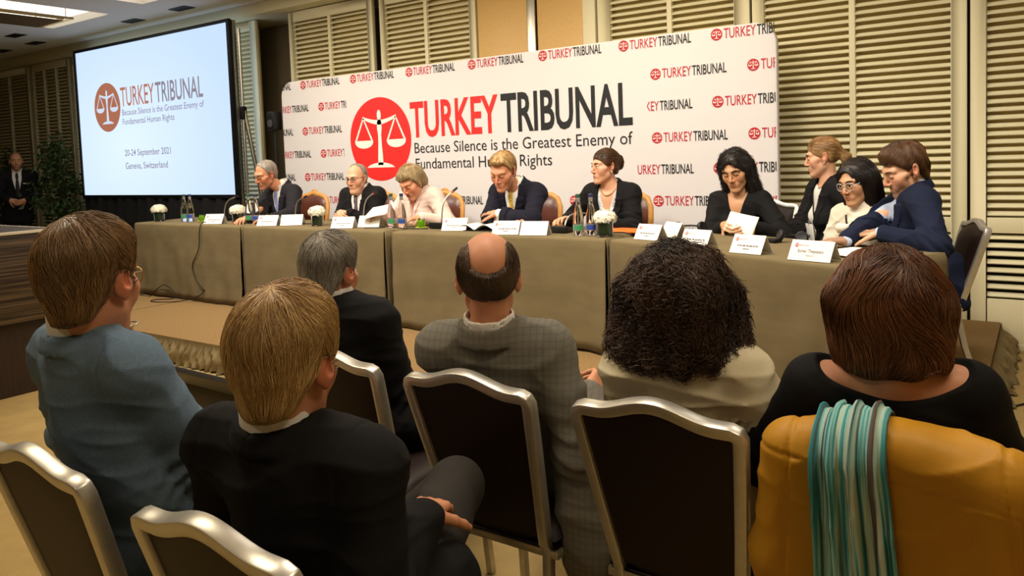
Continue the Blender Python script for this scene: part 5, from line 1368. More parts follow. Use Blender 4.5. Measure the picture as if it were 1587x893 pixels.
m = MB(); m.b2((-0.008, -1.31, 1.092), (0.006, 0.63, 1.112)); m.b2((-0.91, 0.618, 1.092), (0.006, 0.632, 1.112)); m.build('top_edging', mat('pale_edging', rgb(206, 196, 176), 0.4), pd, bevel=0.002)
MB().b2((-0.02, 0.618, 0.50), (0.008, 0.634, 1.10)).build('corner_edging', MATS['pale_edging'], pd)
sn = empty('rope_post', (-3.06, 1.655, 0)); tag(sn, 'brushed steel rope post with a ring near its top, behind the blue grey blazer', 'post')
MB().lathe([(0.16, 0.0), (0.16, 0.008), (0.05, 0.03), (0.0, 0.03)], n=32).build('base', M_black, sn)
MB().lathe([(0.027, 0.02), (0.027, 0.86), (0.024, 0.866), (0.0125, 0.868), (0.0125, 0.922), (0.010, 0.930), (0.0, 0.931)], n=24).build('post', M_brass, sn, sharp=50)
m = MB(); m.tube([(0.045 * math.cos(a) , 0.045 * math.sin(a), 0.868 + 0.004 * math.sin(a)) for a in np.linspace(0, 2 * PI, 25)[:-1]], 0.0035, 8, closed=True); m.build('ring', M_steel, sn, sharp=180)
lc = empty('floor_monitor', (-3.36, 2.52, 0), -0.03); tag(lc, 'low dark floor monitor with slanted flared top, behind the blond man', 'monitor')
m = MB(); m.add([(-0.46, -0.20, 0.0), (0.46, -0.20, 0.0), (0.46, 0.30, 0.0), (-0.46, 0.30, 0.0), (-0.46, -0.20, 0.37), (0.46, -0.20, 0.37), (0.46, 0.30, 0.09), (-0.46, 0.30, 0.09)], [(0, 3, 2, 1), (4, 5, 6, 7), (0, 1, 5, 4), (1, 2, 6, 5), (2, 3, 7, 6), (3, 0, 4, 7)])
m.build('monitor_stand', mat('dark_bronze_panel', rgb(46, 38, 28), 0.5), lc, bevel=0.004)
q = [(-0.46, -0.21, 0.36), (0.46, -0.21, 0.36), (0.46, 0.30, 0.08), (-0.46, 0.30, 0.08), (-0.55, -0.25, 0.425), (0.55, -0.25, 0.425), (0.55, 0.36, 0.10), (-0.55, 0.36, 0.10), (-0.55, -0.245, 0.455), (0.55, -0.245, 0.455), (0.55, 0.375, 0.125), (-0.55, 0.375, 0.125)]
fq = [(0, 3, 2, 1), (0, 1, 5, 4), (1, 2, 6, 5), (2, 3, 7, 6), (3, 0, 4, 7), (4, 5, 9, 8), (5, 6, 10, 9), (6, 7, 11, 10), (7, 4, 8, 11), (8, 9, 10, 11)]
m = MB(); m.add(q, fq); m.build('monitor_housing', mat('slate_grey_housing', rgb(70, 70, 72), 0.45), lc, bevel=0.004)
m = MB(); m.b2((-0.04, -0.55, 0.0), (0.04, 0.55, 0.008)); tag(m.build('floor_cable_cover', mat('blue_grey_strip', rgb(70, 76, 92), 0.5), bevel=0.002, loc=(-4.62, 2.72, 0.0), rot=(0, 0, -1.15)), 'blue grey cable cover strip on the carpet by the rope post', 'cable cover')

def plant(label, x, y, h, spread, n, seed, z0=0.35):
    t = empty('potted_tree', (x, y, 0)); tag(t, label, 'plant'); rg = np.random.RandomState(seed)
    MB().lathe([(0.13, 0.0), (0.17, 0.02), (0.20, 0.33), (0.205, 0.36), (0.185, 0.36), (0.18, 0.31), (0.0, 0.31)], n=24).build('pot', mat('dark_pot', rgb(40, 36, 32), 0.5), t, sharp=50)
    tk = MB(); lf = MB()
    for b in range(16):
        a = rg.rand() * 6.28; r = rg.uniform(0.2, 1.0) * spread; hz = rg.uniform(0.40, 1.0) * h
        p = [np.array([0.03 * math.cos(a), 0.03 * math.sin(a), 0.32]), np.array([0.3 * r * math.cos(a), 0.3 * r * math.sin(a), 0.32 + (hz - 0.32) * 0.6]), np.array([r * math.cos(a) * 0.8, r * math.sin(a) * 0.8, hz]), np.array([r * math.cos(a) * 1.15, r * math.sin(a) * 1.15, hz - 0.12])]
        tk.tube(p, 0.010, 6, scale=[1, 0.8, 0.5, 0.25])
        for k in range(n // 16):
            s = rg.uniform(0.45, 1) * 2.999; i = int(s); q = p[i] + (p[i + 1] - p[i]) * (s - i) + rg.normal(size=3) * np.array([0.08, 0.08, 0.10])
            d = unit(np.array([rg.normal(), rg.normal(), -0.9 + 0.5 * rg.normal()])); e = unit(np.cross(d, rg.normal(size=3))); nn_ = np.cross(d, e); L = rg.uniform(0.06, 0.11); w = L * 0.26
            lf.add([q, q + d * L * 0.45 + e * w + nn_ * 0.008, q + d * L, q + d * L * 0.45 - e * w + nn_ * 0.008, q + d * L * 0.5 - nn_ * 0.003], [(0, 1, 4), (1, 2, 4), (2, 3, 4), (3, 0, 4)])
    tk.build('stem', mat('bark', rgb(84, 66, 46), 0.8), t, sharp=180)
    o = lf.build('foliage', mat('fig_leaf', rgb(52, 74, 34), 0.5, noise=(6, 0.4)), t, smooth=False)
plant('tall weeping fig with drooping leaves right of the security guard', -12.70, 6.02, 2.0, 0.46, 1500, 3)
plant('leafy potted tree at the far left edge behind the security guard', -14.75, 6.0, 1.85, 0.45, 800, 8)
# ------------------------------------------------------------------ the panel
GREY = hair_mat('grey', (96, 88, 78), (190, 180, 164)); BLOND = hair_mat('blond', (136, 98, 54), (226, 190, 128)); ASH = hair_mat('ash', (130, 104, 64), (214, 190, 142))
BROWN = hair_mat('brown', (46, 30, 18), (112, 76, 44)); DARK = hair_mat('dark', (12, 9, 8), (44, 32, 26)); CURL = hair_mat('curl', (18, 13, 10), (104, 76, 56)); LTBROWN = hair_mat('light_brown', (112, 80, 46), (204, 160, 104)); MIDBROWN = hair_mat('mid_brown', (84, 62, 38), (168, 130, 84)); AUBURN = hair_mat('auburn', (46, 26, 15), (142, 88, 50)); DKBLOND = hair_mat('dark_blond', (84, 54, 28), (164, 116, 66))
SALT = hair_mat('salt', (74, 66, 56), (200, 190, 172)); RING = hair_mat('ring', (50, 38, 28), (124, 100, 76))
M_frame = mat('dark_frame', rgb(34, 28, 24), 0.4); M_gold = mat('gold_frame', rgb(190, 156, 90), 0.3, 0.9); M_clearf = mat('clear_frame', rgb(196, 200, 196), 0.2, alpha=0.8)
SEAT = SZ + 0.45
RECEDE = ([-0.13, -0.085, -0.060, -0.040, -0.030, 0.008, 0.014, 0.022, 0.030, 0.10], [-0.080, -0.080, -0.070, -0.036, 0.022, 0.022, 0.004, 0.060, 0.125, 0.2])
RECEDE2 = ([-0.13, -0.085, -0.060, -0.040, -0.030, 0.008, 0.014, 0.030, 0.052, 0.10], [-0.080, -0.080, -0.070, -0.036, 0.022, 0.022, 0.004, 0.050, 0.108, 0.115])
M_tie_y = mat('yellow_pattern_tie', rgb(204, 170, 76), 0.5, noise=(55, 0.5)); M_tie_b = mat('pale_blue_tie', rgb(132, 146, 196), 0.5); M_tie_g = mat('grey_brown_tie', rgb(92, 78, 78), 0.6); M_tie_k = mat('black_tie', rgb(16, 15, 16), 0.6)

def ears_drop(D):
    for e in (-1, 1):
        MB().lathe([(0, -0.006), (0.005, 0.0), (0, 0.006)], n=10).build('earring', mat('pearl', rgb(236, 228, 214), 0.25), D['root'], loc=tuple(D['hw2']([(e * 0.086, -0.002, -0.042)])[0]))
person(dict(label='man with cropped grey hair and glasses in a black suit, seated nearest the screen', base=(-6.36, 5.22, SEAT), face=-90, head=(-6.366, 4.95, 1.407), look=(-98, 20, -6), hs=1.10,
    sh=(-6.33, 5.12, 1.225), hair='cropped', line=RECEDE2, hair_mat=GREY, brow='grey', skin='ruddy', seed=1, beard=0.25, wr_r=(-6.30, 4.66, 0.995), wr_l=(-6.02, 4.72, 0.99), hand_r=((0.35, -0.9, 0), (0, 0, -1)), hand_l=((-0.7, -0.7, 0), (0, 0, -1)),
    upper=dict(shirt=M_shirt_white, jacket=M_suit_char, tie=M_tie_b, v=-0.30, vw=0.07), extra=lambda D: glasses(D, M_frame, half=True)))
person(dict(label='bald heavyset man with glasses and clasped hands in a black suit', base=(-5.32, 5.26, SEAT), face=-84, head=(-5.274, 5.12, 1.346), look=(-82, 10, 0), hs=1.05, fat=0.007, belly=0.05, build=0.012, hw=0.175, sh=(-5.28, 5.19, 1.185),
    hair='cropped', line=([-0.13, -0.09, -0.06, -0.04, -0.03, 0.008, 0.012, 0.1], [-0.07, -0.07, -0.065, -0.03, 0.03, 0.03, 0.2, 0.2]), hair_n=500, hair_mat=GREY, brow='grey', skin='fair', seed=2, closed=False,
    wr_r=(-5.30, 4.92, 1.03), wr_l=(-5.20, 4.93, 1.03), hand_r=((0.75, -0.66, 0.0), (0.5, 0.6, -0.5), (35, 45, 30)), hand_l=((-0.75, -0.66, 0.05), (-0.5, 0.6, -0.5), (35, 45, 30)),
    band=([-0.14, -0.08, 0, 0.05], [0.02, 0.02, 0.02, 0.0]), upper=dict(shirt=M_shirt_white, jacket=M_suit_black, tie=M_tie_g, v=-0.36, vw=0.065), extra=lambda D: glasses(D, M_frame, half=True, rim=0.0018)))
M_pink = cloth('pale_pink_wool', (226, 200, 186), 0.9)
def pinkx(D):
    ears_drop(D)
person(dict(label='woman with short ash blonde hair reading aloud in a pale pink jacket', base=(-4.56, 5.22, SEAT), face=-92, head=(-4.489, 5.00, 1.301), look=(-92, 30, 4), hs=1.08, fem=True, build=0.012, hw=0.155, fat=0.004, sh=(-4.50, 5.13, 1.175),
    hair='fluffy', hair_mat=ASH, brow='blond', skin='ruddy', seed=3, lips=0.8, mouth=0.0055, wr_r=(-4.68, 4.78, 1.03), wr_l=(-4.28, 4.86, 1.02), hand_r=((0.2, -0.9, 0.05), (0.6, 0, -0.5)), hand_l=((-0.55, -0.8, -0.15), (0, 0.2, -1)),
    upper=dict(shirt=cloth('coral_top', (206, 120, 100)), shirt_name='top', collar=False, jacket=M_pink, v=-0.20, vw=0.032, lapel=0.045, cuffs=False, jch=0.045), extra=pinkx))
person(dict(label='man with parted blond hair and yellow tie, arms folded on the table', base=(-3.50, 5.20, SEAT), face=-90, head=(-3.45, 4.90, 1.385), look=(-86, 26, -4), hs=1.14, hw=0.185, build=0.008, sc=1.06,
    hair='short', thick=0.010, hair_mat=BLOND, top=0.0, whorl=(-0.03, 0.03, 0.115), brow='blond', skin='ruddy', seed=4, sh=(-3.45, 5.08, 1.215), wr_r=(-3.30, 4.80, 1.025), wr_l=(-3.44, 4.80, 1.065), hand_r=((0.9, 0.25, -0.05), (0, 0.4, -1)), hand_l=((-0.95, 0.12, 0.05), (0, 0.3, -1)),
    pole_r=(-0.8, -0.35, -0.5), pole_l=(0.8, -0.25, -0.5),
    upper=dict(shirt=M_shirt_white, jacket=M_suit_navy, tie=M_tie_y, v=-0.30, vw=0.062, j_end=0.98)))
M_print = cloth('white_print_blouse', (206, 212, 210), 0.8, noise=(70, 0.35))
def necklace(D):
    sh, xa, ya, ax = D['sh'], D['xa'], D['ya'], D['ax']; m = MB()
    pts = [D['nb'] + xa * (0.062 * math.cos(a)) + ya * (0.012 + 0.075 * math.sin(a)) + ax * (0.015 - 0.055 * max(0, math.sin(a)) ** 1.5) for a in np.linspace(-0.3, PI + 0.3, 26)]
    m.tube(pts, 0.0045, 8); m.build('necklace', mat('amber_beads', rgb(170, 130, 80), 0.35, 0.3), D['root'], sharp=180); ears_drop(D)
person(dict(label='woman with pinned up brown hair and necklace looking left in a black blazer', base=(-2.74, 5.24, SEAT), face=-86, head=(-2.681, 5.12, 1.396), look=(-122, 2, 0), hs=1.02, fem=True, hw=0.155, sc=0.95, sh=(-2.665, 5.17, 1.20), closed=False, gaze=0.3,
    hair='updo', hair_mat=BROWN, brow='brown', skin='fair', seed=5, lips=0.9, wr_r=(-2.90, 4.92, 1.02), wr_l=(-2.58, 4.90, 0.99), hand_r=((-0.1, -0.95, 0.1), (0.3, 0.1, -1)), hand_l=((-0.6, -0.8, 0), (0, 0, -1)),
    upper=dict(shirt=M_print, shirt_name='blouse', collar=False, open=(-0.17, 0.055), jacket=M_suit_black, v=-0.30, vw=0.085, vmax=0.072, cuffs=False, lapel=0.05), extra=necklace))
M_blackshirt = cloth('black_shirt', (21, 20, 20), 0.85)
person(dict(label='woman with shoulder length curly black hair reading papers in a black shirt', base=(-1.69, 5.22, SEAT), face=-92, head=(-1.689, 5.07, 1.349), look=(-92, 20, 6), hs=1.04, fem=True, hw=0.150, sh=(-1.685, 5.14, 1.145),
    hair='curly', len=-0.19, bulk=0.010, topb=0.002, face_w=0.060, face_top=0.088, part=-0.015, hair_mat=DARK, brow='black', skin='olive', seed=6, lips=0.7, wr_r=(-1.70, 4.86, 1.0), wr_l=(-1.50, 4.84, 0.99), hand_r=((0.4, -0.8, 0.1), (0.8, 0.2, -0.4)), hand_l=((-0.3, -0.9, 0.1), (-0.8, 0.2, -0.4)),
    upper=dict(shirt=M_blackshirt, sleeves=True, open=(-0.15, 0.05), collar=True, cgap=0.05, ch=0.035, cdrop=0.03)))
M_lany = mat('black_ribbon', rgb(18, 18, 20), 0.6); M_badge = mat('white_badge', rgb(232, 230, 222), 0.5)
def badge(D):
    l = lanyard(D, M_lany, -0.19); sh, xa, ya, ax = D['sh'], D['xa'], D['ya'], D['ax']
    c = sh - ax * 0.275 + ya * 0.165; R = np.stack([xa, ya, ax], 1)
    m = MB(); m.box(c, (0.10, 0.004, 0.135), R=R); b = m.build('badge', M_badge, D['root'], bevel=0.001)
    m = MB(); m.box(c + ax * 0.078, (0.012, 0.008, 0.025), R=R); m.build('clip', M_silver, b)
    m = MB(); m.box(c - ax * 0.02 - xa * 0.005 + ya * 0.003, (0.04, 0.001, 0.04), R=R); m.build('badge_print', mat('pale_grey_print', rgb(206, 204, 200), 0.6), b)
    ears_drop(D)
person(dict(label='woman with blonde ponytail and white badge in a black blazer, farthest right row', base=(-1.13, 5.40, SEAT), face=-140, head=(-1.199, 5.34, 1.419), look=(-168, 10, 0), hs=1.0, fem=True, hw=0.155, sh=(-1.165, 5.37, 1.205),
    hair='ponytail', hair_mat=LTBROWN, brow='brown', skin='fair', seed=7, lips=0.7, wr_r=(-1.42, 5.16, 0.90), wr_l=(-1.12, 5.02, 0.88),
    upper=dict(shirt=cloth('white_top', (230, 226, 216)), shirt_name='top', collar=False, scoop=(0.075, 0.03), jacket=M_suit_black, v=-0.42, vw=0.10, cuffs=False, lapel=0.04), extra=badge))
M_ivory = cloth('ivory_blouse', (232, 222, 200), 0.75)
def bow(D):
    sh, xa, ya, ax, root = D['sh'], D['xa'], D['ya'], D['ax'], D['root']; fa = D['front_at']; y = fa(D['inner'], 0, -0.05) + 0.015; c = sh - ax * 0.035 + ya * (y + 0.006)
    G = Field(); G.el(c, (0.02, 0.018, 0.022), 0.01)
    for e in (-1, 1):
        G.rc(c, c + xa * e * 0.07 - ax * 0.012 + ya * 0.006, 0.014, 0.030, 0.012); G.rc(c + xa * e * 0.07 - ax * 0.012, c + xa * e * 0.085 - ax * 0.03, 0.024, 0.016, 0.012)
        G.rc(c, c + xa * e * 0.035 - ax * 0.11 + ya * 0.004, 0.014, 0.022, 0.012); G.rc(c + xa * e * 0.035 - ax * 0.11, c + xa * e * 0.045 - ax * 0.18, 0.022, 0.026, 0.012)
    G.fn(lambda P, d: d - 0.004 * sines(P, 110, 3)); V, Q = extract(G, *G.bounds(), 0.004); obj('neck_bow', mesh_np('neck_bow', V, Q, [M_ivory]), root)
    lanyard(D, M_lany, -0.28); glasses(D, M_clearf, rim=0.0020, w=0.0235, hgt=0.0215, zc=-0.002)
person(dict(label='woman with long dark hair and round clear glasses in an ivory bow blouse', base=(-0.84, 4.98, SEAT), face=-116, head=(-0.91, 4.874, 1.272), look=(-118, 14, 4), hs=1.03, fem=True, hw=0.145, closed=False, sh=(-0.875, 4.92, 1.075),
    hair='long', len=-0.22, bulk=0.002, face_w=0.062, face_top=0.090, part=0.01, hair_mat=DARK, brow='black', skin='olive', seed=8, lips=0.9, wr_r=(-1.04, 4.76, 0.84), wr_l=(-0.80, 4.68, 0.84),
    upper=dict(shirt=M_ivory, shirt_name='blouse', sleeves=True, loose=0.020, fold=0.009, collar=True, cgap=0.0, ch=0.03), extra=bow))
M_blue = cloth('ink_blue_wool', (22, 29, 50), 0.9)
person(dict(label='young man with swept brown hair in a blue blazer at the table end', base=(-0.57, 4.77, SEAT), face=200, head=(-0.63, 4.69, 1.348), look=(212, 24, -4), hs=1.12, hw=0.178, sc=1.08, closed=True,
    hair='short', thick=0.012, side=0.65, top=0.003, line=([-0.15, -0.085, -0.060, -0.040, -0.030, 0.008, 0.014, 0.026, 0.060, 0.090, 0.12], [-0.085, -0.085, -0.078, -0.045, 0.010, 0.010, -0.012, 0.018, 0.060, 0.066, 0.07]), whorl=(-0.02, -0.07, 0.10), hair_n=2600, hair_seg=0.012, hair_mat=BROWN, brow='brown', skin='fair', seed=9, beard=0.55,
    sh=(-0.59, 4.74, 1.185), wr_r=(-0.86, 4.34, 0.985), wr_l=(-0.71, 4.40, 1.025), hand_r=((-0.85, -0.35, 0.0), (0, 0, -1)), hand_l=((-0.93, 0.25, -0.08), (0, 0.2, -1)), pole_l=(0.7, -0.4, -0.5), pole_r=(-0.4, 0.8, -0.4),
    upper=dict(shirt=M_shirt_blue, jacket=M_blue, v=-0.30, vw=0.075, cgap=0.035, ch=0.055, open=(-0.10, 0.035), j_end=0.90, tails=[((-0.44, 4.76, 0.80), (-0.355, 4.72, 0.62), 0.10, 0.035)])))
person(dict(label='security guard standing with clasped hands in a dark suit at the far left', base=(-13.05, 5.50, 0.0), standing=True, face=-25, head=(-13.0, 5.50, 1.70), look=(-20, 4, 0), hs=1.06, hw=0.19, build=0.012, sc=1.05, closed=False,
    shaved=0.15, skin='tan', brow='black', seed=10, beard=0.5, wr_r=(-12.86, 5.30, 1.12), wr_l=(-12.76, 5.50, 1.11), hand_r=((0.5, 0.75, -0.35), (-0.85, 0.4, 0)), hand_l=((-0.1, -0.85, -0.35), (-0.85, -0.3, 0)),
    upper=dict(shirt=M_shirt_white, jacket=M_suit_black, tie=M_tie_k, v=-0.36, vw=0.075), h=0.006, leg_mat=M_suit_black,
    extra=lambda D: MB().box(D['sh'] + D['xa'] * -0.10 - D['ax'] * 0.13 + D['ya'] * 0.135, (0.055, 0.006, 0.012)).build('pocket_square', M_shirt_white, D['root'])))

# ------------------------------------------------------------------ the audience
M_bluegrey = mat('blue_grey_wool', rgb(104, 124, 142), 0.9, noise=(120, 0.10), bump=(420, 0.25), spec=0.25)
M_blacksuit2 = cloth('black_wool', (20, 19, 19), 0.85)
M_plaid = mat('grey_plaid_wool', rgb(120, 114, 100), 0.9, bump=(420, 0.25), spec=0.25)
nt = M_plaid.node_tree; tc = nt.nodes.new('ShaderNodeTexCoord'); add = None; bs = nt.nodes['Principled BSDF']
mixn = nt.nodes.new('ShaderNodeMix'); mixn.data_type = 'RGBA'; mixn.inputs[6].default_value = rgb(120, 116, 104); mixn.inputs[7].default_value = rgb(110, 106, 95)
outs = []
for d in ('X', 'Z'):
    w = nt.nodes.new('ShaderNodeTexWave'); w.bands_direction = d; w.inputs['Scale'].default_value = 17; w.inputs['Distortion'].default_value = 0.5
    p_ = nt.nodes.new('ShaderNodeMath'); p_.operation = 'POWER'; p_.inputs[1].default_value = 6
    nt.links.new(tc.outputs['Object'], w.inputs[0]); nt.links.new(w.outputs['Fac'], p_.inputs[0]); outs.append(p_)
mx = nt.nodes.new('ShaderNodeMath'); mx.operation = 'ADD'; mx.use_clamp = True; nt.links.new(outs[0].outputs[0], mx.inputs[0]); nt.links.new(outs[1].outputs[0], mx.inputs[1])
nt.links.new(mx.outputs[0], mixn.inputs[0]); nt.links.new(mixn.outputs[2], bs.inputs['Base Color'])
BACK = dict(front=False, closed=True)
person(dict(label='man with light brown hair and glasses in a blue grey blazer at the left edge', base=(-1.82, 1.03, 0.45), face=90, head=(-1.84, 0.92, 1.237), look=(118, 4, 0), hs=1.12, hair='short', thick=0.016, side=0.8, whorl=(-0.02, -0.05, 0.11), hair_n=4200, hair_seg=0.013, hair_rnd=0.14, hair_rad=0.0009, hair_h=0.004, hair_mat=MIDBROWN, skin='ruddy', seed=11,
    sh=(-1.870, 0.93, 1.045), hw=0.158, build=0.0, wr_r=(-1.72, 1.32, 0.72), pole_r=(0.3, -0.6, -0.8), upper=dict(shirt=M_shirt_white, jacket=M_bluegrey, v=-0.3, jch=0.028, cup=0.006, ch=0.066, h=0.006), extra=lambda D: glasses(D, M_gold, lens=False), h=0.0035, leg_mat=M_suit_char, **BACK))
person(dict(label='blond man with thinning crown in a black suit, nearest the camera', base=(-1.17, 1.08, 0.45), face=98, head=(-1.205, 0.96, 1.112), look=(112, 4, 3), hs=1.10, hair='short', thick=0.016, side=0.9, top=0.004, whorl=(-0.005, -0.055, 0.115), hair_n=6500, hair_seg=0.013, hair_rnd=0.14, hair_rad=0.0008, hair_h=0.0035, hair_mat=BLOND, skin='ruddy', seed=12,
    sh=(-1.225, 0.975, 0.925), hw=0.178, build=0.004, pole_r=(0.25, -0.6, -0.8), wr_r=(-1.10, 1.22, 0.725), hand_r=((-0.45, 0.85, -0.15), (-0.2, 0, -1), (20, 30, 20)), kn_r=(-1.24, 1.50, 0.655), an_r=(-1.52, 1.46, 0.42), kn_l=(-1.40, 1.46, 0.50),
    upper=dict(shirt=M_shirt_white, jacket=M_blacksuit2, v=-0.3, jch=0.028, cup=0.006, ch=0.066), h=0.0035, leg_mat=mat('charcoal_trousers', rgb(46, 42, 36), 0.9, bump=(420, 0.2)), leg_h=0.008, **BACK))
person(dict(label='grey haired man in a black suit seated before the tables, left of the bald man', base=(-1.96, 2.00, 0.45), face=98, head=(-2.08, 1.87, 1.108), look=(103, 4, 2), hs=1.06, hair='short', thick=0.014, side=0.8, hair_n=4500, hair_seg=0.012, hair_rnd=0.2, hair_rad=0.0010, hair_h=0.004, hair_mat=SALT, skin='ruddy', seed=13,
    sh=(-2.08, 1.89, 0.945), hw=0.168, build=0.0, pole_r=(0.2, -0.6, -0.8), upper=dict(shirt=M_shirt_white, jacket=M_blacksuit2, v=-0.3, ch=0.055, jacket_name='jacket'), h=0.0035, leg_mat=M_suit_black, **BACK))
person(dict(label='bald man with a fringe of dark hair in a grey plaid suit, seen from behind', base=(-1.26, 2.00, 0.45), face=112, head=(-1.305, 1.76, 1.150), look=(126, 2, 0), hs=1.06, hair='fringe', bald_w=0.047, band=([-0.14, -0.115, -0.10, -0.07, -0.02, 0.03, 0.06], [0.008, 0.014, 0.030, 0.05, 0.05, 0.05, 0.03]), hair_n=5200, hair_mat=RING, skin='ruddy', seed=14,
    sh=(-1.315, 1.785, 0.945), hw=0.160, build=0.0, pole_r=(0.4, -0.5, -0.7), wr_r=(-1.15, 2.04, 0.765), hand_r=((-0.05, 0.95, 0.1), (-0.9, 0, -0.3), (30, 40, 30)), wr_l=(-1.38, 2.22, 0.73), hand_l=((0.6, 0.7, 0), (0.2, -0.3, -1)), kn_r=(-1.16, 2.36, 0.70), an_r=(-1.45, 2.55, 0.40), kn_l=(-1.48, 2.42, 0.50),
    upper=dict(shirt=M_shirt_white, jacket=M_plaid, v=-0.3, ch=0.058, jch=0.042, tails=[((-1.05, 1.92, 0.62), (-1.03, 1.86, 0.36), 0.14, 0.10)]), h=0.0035, leg_mat=M_plaid, shoe_mat=mat('oxblood_leather', rgb(58, 24, 16), 0.4), **BACK))
M_cream_blouse = cloth('cream_satin', (226, 214, 180), 0.6)
def rolled(D):
    for e in (-1, 1):
        a = D['el'][e] + (D['wr'][e] - D['el'][e]) * 0.30; b = D['el'][e] + (D['wr'][e] - D['el'][e]) * 0.46
        G = Field(); G.rc(a, b, 0.060, 0.056, 0.01); G.fn(lambda P, d: d - 0.004 * sines(P, 90, 5)); V, Q = extract(G, *G.bounds(), 0.005); obj('rolled_cuff', mesh_np('cuff', V, Q, [M_cream_blouse]), D['root'])
person(dict(label='woman with big dark curly hair in a cream blouse, seen from behind', base=(-0.74, 2.02, 0.45), face=106, head=(-0.775, 1.86, 1.098), look=(104, 2, 0), hs=1.06, fem=True, hw=0.132, hair='bigcurly', len=-0.135, bulk=0.038, hair_mat=CURL, topb=0.022, hair_rad=0.0015, skin='olive', seed=15,
    sh=(-0.755, 1.83, 0.945), wr_r=(-0.60, 2.16, 0.62), wr_l=(-0.95, 2.18, 0.62), build=0.004, upper=dict(shirt=M_cream_blouse, shirt_name='blouse', sleeves=True, sl_end=0.40, loose=0.024, fold=0.010, yoke=0.085, collar=True, cgap=0.02, ch=0.04, hem=True, h=0.005), extra=rolled, leg_mat=mat('royal_blue_cotton', rgb(34, 46, 110), 0.8), **BACK))
M_blacktop = cloth('black_jersey', (17, 16, 17), 0.85)
person(dict(label='woman with an auburn bob in a wide necked black top, at the right', base=(-0.25, 2.02, 0.45), face=108, head=(-0.29, 1.86, 1.118), look=(116, 4, 0), hs=1.06, fem=True, hw=0.148, hair='bob', len=-0.115, bulk=0.014, tipx=0.050, face_w=0.062, hair_n=6500, hair_rad=0.0009, wav=0.6, hair_mat=AUBURN, skin='ruddy', seed=16,
    sh=(-0.275, 1.83, 0.960), build=0.0, upper=dict(shirt=M_blacktop, shirt_name='top', sleeves=True, loose=0.018, collar=False, scoop=(0.155, 0.035), fold=0.006, h=0.005), h=0.0035, **BACK))

# ------------------------------------------------------------------ mustard jacket and scarf over the right hand chair
M_mustard = mat('mustard_leather', rgb(190, 136, 34), 0.5, noise=(4, 0.08), bump=(60, 0.05), spec=0.35)
JX, JY = -0.24, 1.96
G = Field()
def cp(u, w, n): 
    p = bkp(u, w, -n); return np.array([p[0] + JX, p[1] + JY, p[2]])
for u in np.linspace(-0.19, 0.19, 11):
    zt_ = crest(u) - 0.006
    G.rc(cp(u, zt_, 0.0), cp(u * 1.04, 0.02, -0.045), 0.036, 0.050, 0.05); G.rc(cp(u, zt_, 0.0), cp(u * 1.02, 0.20, 0.035), 0.034, 0.030, 0.05)
    G.rc(cp(u * 1.04, 0.02, -0.045), cp(u * 1.08, -0.20, -0.055), 0.050, 0.052, 0.05)
for e in (-1, 1):
    G.rc(cp(e * 0.205, 0.455, -0.005), cp(e * 0.232, 0.20, -0.025), 0.048, 0.052, 0.045); G.rc(cp(e * 0.232, 0.20, -0.025), cp(e * 0.240, -0.14, -0.030), 0.052, 0.045, 0.04)
def jfold(P, d):
    near = d < 0.06; q = P[near]; out = d.copy()
    f = 0.009 * (1 - np.abs(sines(q * np.array([1.3, 1, 0.35]), 20, 31))) ** 2 + 0.006 * (1 - np.abs(sines(q * np.array([1, 1, 0.6]), 38, 33))) ** 3
    seam = np.abs((q[:, 2] - 0.845) + 0.10 * (q[:, 0] - JX)); f = f - 0.004 * np.exp(-(seam / 0.004) ** 2) * (q[:, 1] < JY - 0.25)
    for e in (-1, 1): f = f - 0.005 * np.exp(-((q[:, 0] - JX - e * (0.185 + 0.03 * np.clip((0.9 - q[:, 2]) / 0.3, 0, 1))) / 0.005) ** 2)
    out[near] = d[near] - f; return out
G.fn(jfold)
V, Q = extract(G, *G.bounds(), 0.005)
tag(obj('jacket', mesh_np('jacket', V, Q, [M_mustard])), 'mustard leather jacket draped over the chair back at the lower right', 'jacket')

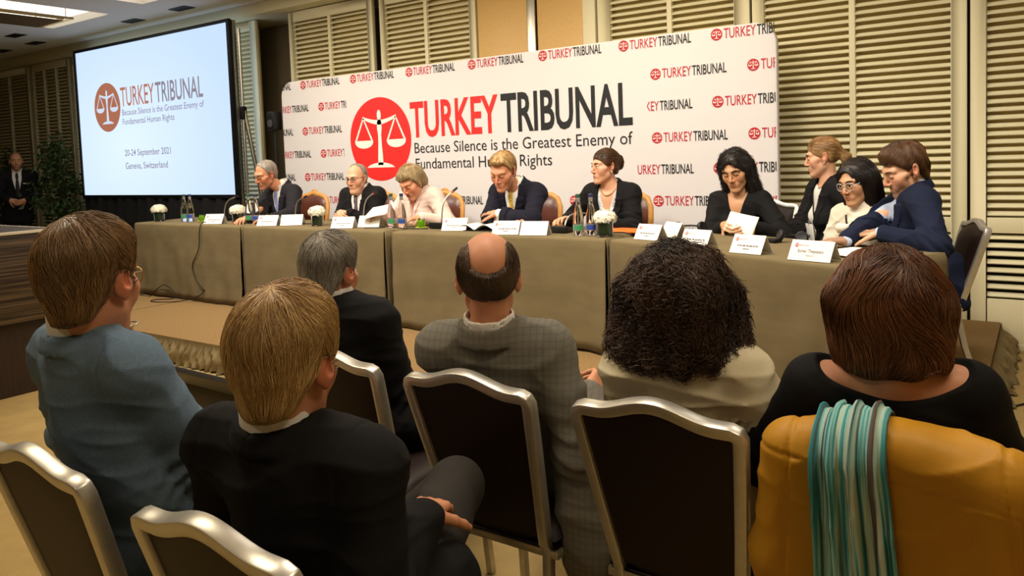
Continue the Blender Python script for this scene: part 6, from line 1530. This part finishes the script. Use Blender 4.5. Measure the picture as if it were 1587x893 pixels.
M_scarf = bpy.data.materials.new('striped_scarf'); M_scarf.use_nodes = True; nt = M_scarf.node_tree; bs = nt.nodes['Principled BSDF']; bs.inputs['Roughness'].default_value = 0.75; bs.inputs['Specular IOR Level'].default_value = 0.25
uv = nt.nodes.new('ShaderNodeUVMap'); uv.uv_map = 'UVMap'; mp = nt.nodes.new('ShaderNodeMapping'); mp.inputs['Scale'].default_value = (6.5, 0.5, 1); nz = nt.nodes.new('ShaderNodeTexNoise'); nz.inputs['Scale'].default_value = 1.6; nz.inputs['Detail'].default_value = 4; nz.inputs['Roughness'].default_value = 0.6
rp = nt.nodes.new('ShaderNodeValToRGB'); cr = rp.color_ramp
for i, (p_, c) in enumerate([(0.28, (58, 42, 44)), (0.36, (112, 92, 70)), (0.41, (46, 122, 132)), (0.46, (88, 170, 174)), (0.505, (170, 208, 196)), (0.54, (204, 196, 168)), (0.57, (120, 182, 180)), (0.61, (62, 62, 82)), (0.65, (108, 84, 66)), (0.72, (60, 136, 146))]):
    e = cr.elements[i] if i < 2 else cr.elements.new(p_)
    e.position = p_; e.color = rgb(*c)
nt.links.new(uv.outputs[0], mp.inputs[0]); nt.links.new(mp.outputs[0], nz.inputs[0]); nt.links.new(nz.outputs['Fac'], rp.inputs[0]); nt.links.new(rp.outputs[0], bs.inputs['Base Color'])
NU, NV = 64, 80
Vs = []; UV = []; org = []; dirs = []; ple = []
for i in range(NU):
    u = i / (NU - 1); x = u - 0.5
    for j in range(NV):
        v = j / (NV - 1)
        s = v * 0.86 - 0.18                                    # distance along the scarf, 0 at the crest
        uu = -0.072 + 0.010 * max(0, s) + (0.135 + 0.075 * max(0, s)) * x + 0.012 * math.sin(7 * s) * max(0, s)
        a = -PI / 2 * max(-1, min(1, s / 0.07))                # over the crest the drape turns from front to back
        dwn = max(0, abs(s) - 0.07)
        org.append(cp(uu, 0.455 - dwn, -0.01)); dirs.append(-BKN * math.sin(a) + BKD * math.cos(a)); UV.append((u, v))
        ple.append(0.007 + 0.011 * min(1, abs(s) / 0.1 + 0.35) * (1 + math.sin(x * 23 + 3.0 * s + 0.5) * 0.8 + 0.45 * math.sin(x * 47 - 6 * s)))
org = np.array(org); dirs = np.array(dirs); ple = np.array(ple); dist = np.full(len(org), 0.30)
for k in range(60):
    e = G(org + dirs * dist[:, None]) - ple; dist = np.maximum(0.0, dist - 0.6 * np.clip(e, -0.01, 0.05))
Vs = org + dirs * dist[:, None]
Qs = np.array([(i * NV + j, (i + 1) * NV + j, (i + 1) * NV + j + 1, i * NV + j + 1) for i in range(NU - 1) for j in range(NV - 1)])
me = mesh_np('scarf', np.array(Vs), Qs, [M_scarf]); ul = me.uv_layers.new(name='UVMap')
li = np.empty(len(me.loops), dtype=np.int32); me.loops.foreach_get('vertex_index', li); ul.data.foreach_set('uv', np.array(UV, dtype=np.float32)[li].ravel())
o = obj('scarf', me); md = o.modifiers.new('thickness', 'SOLIDIFY'); md.thickness = 0.004; md.offset = 0
tag(o, 'turquoise striped scarf hanging over the mustard jacket', 'scarf')
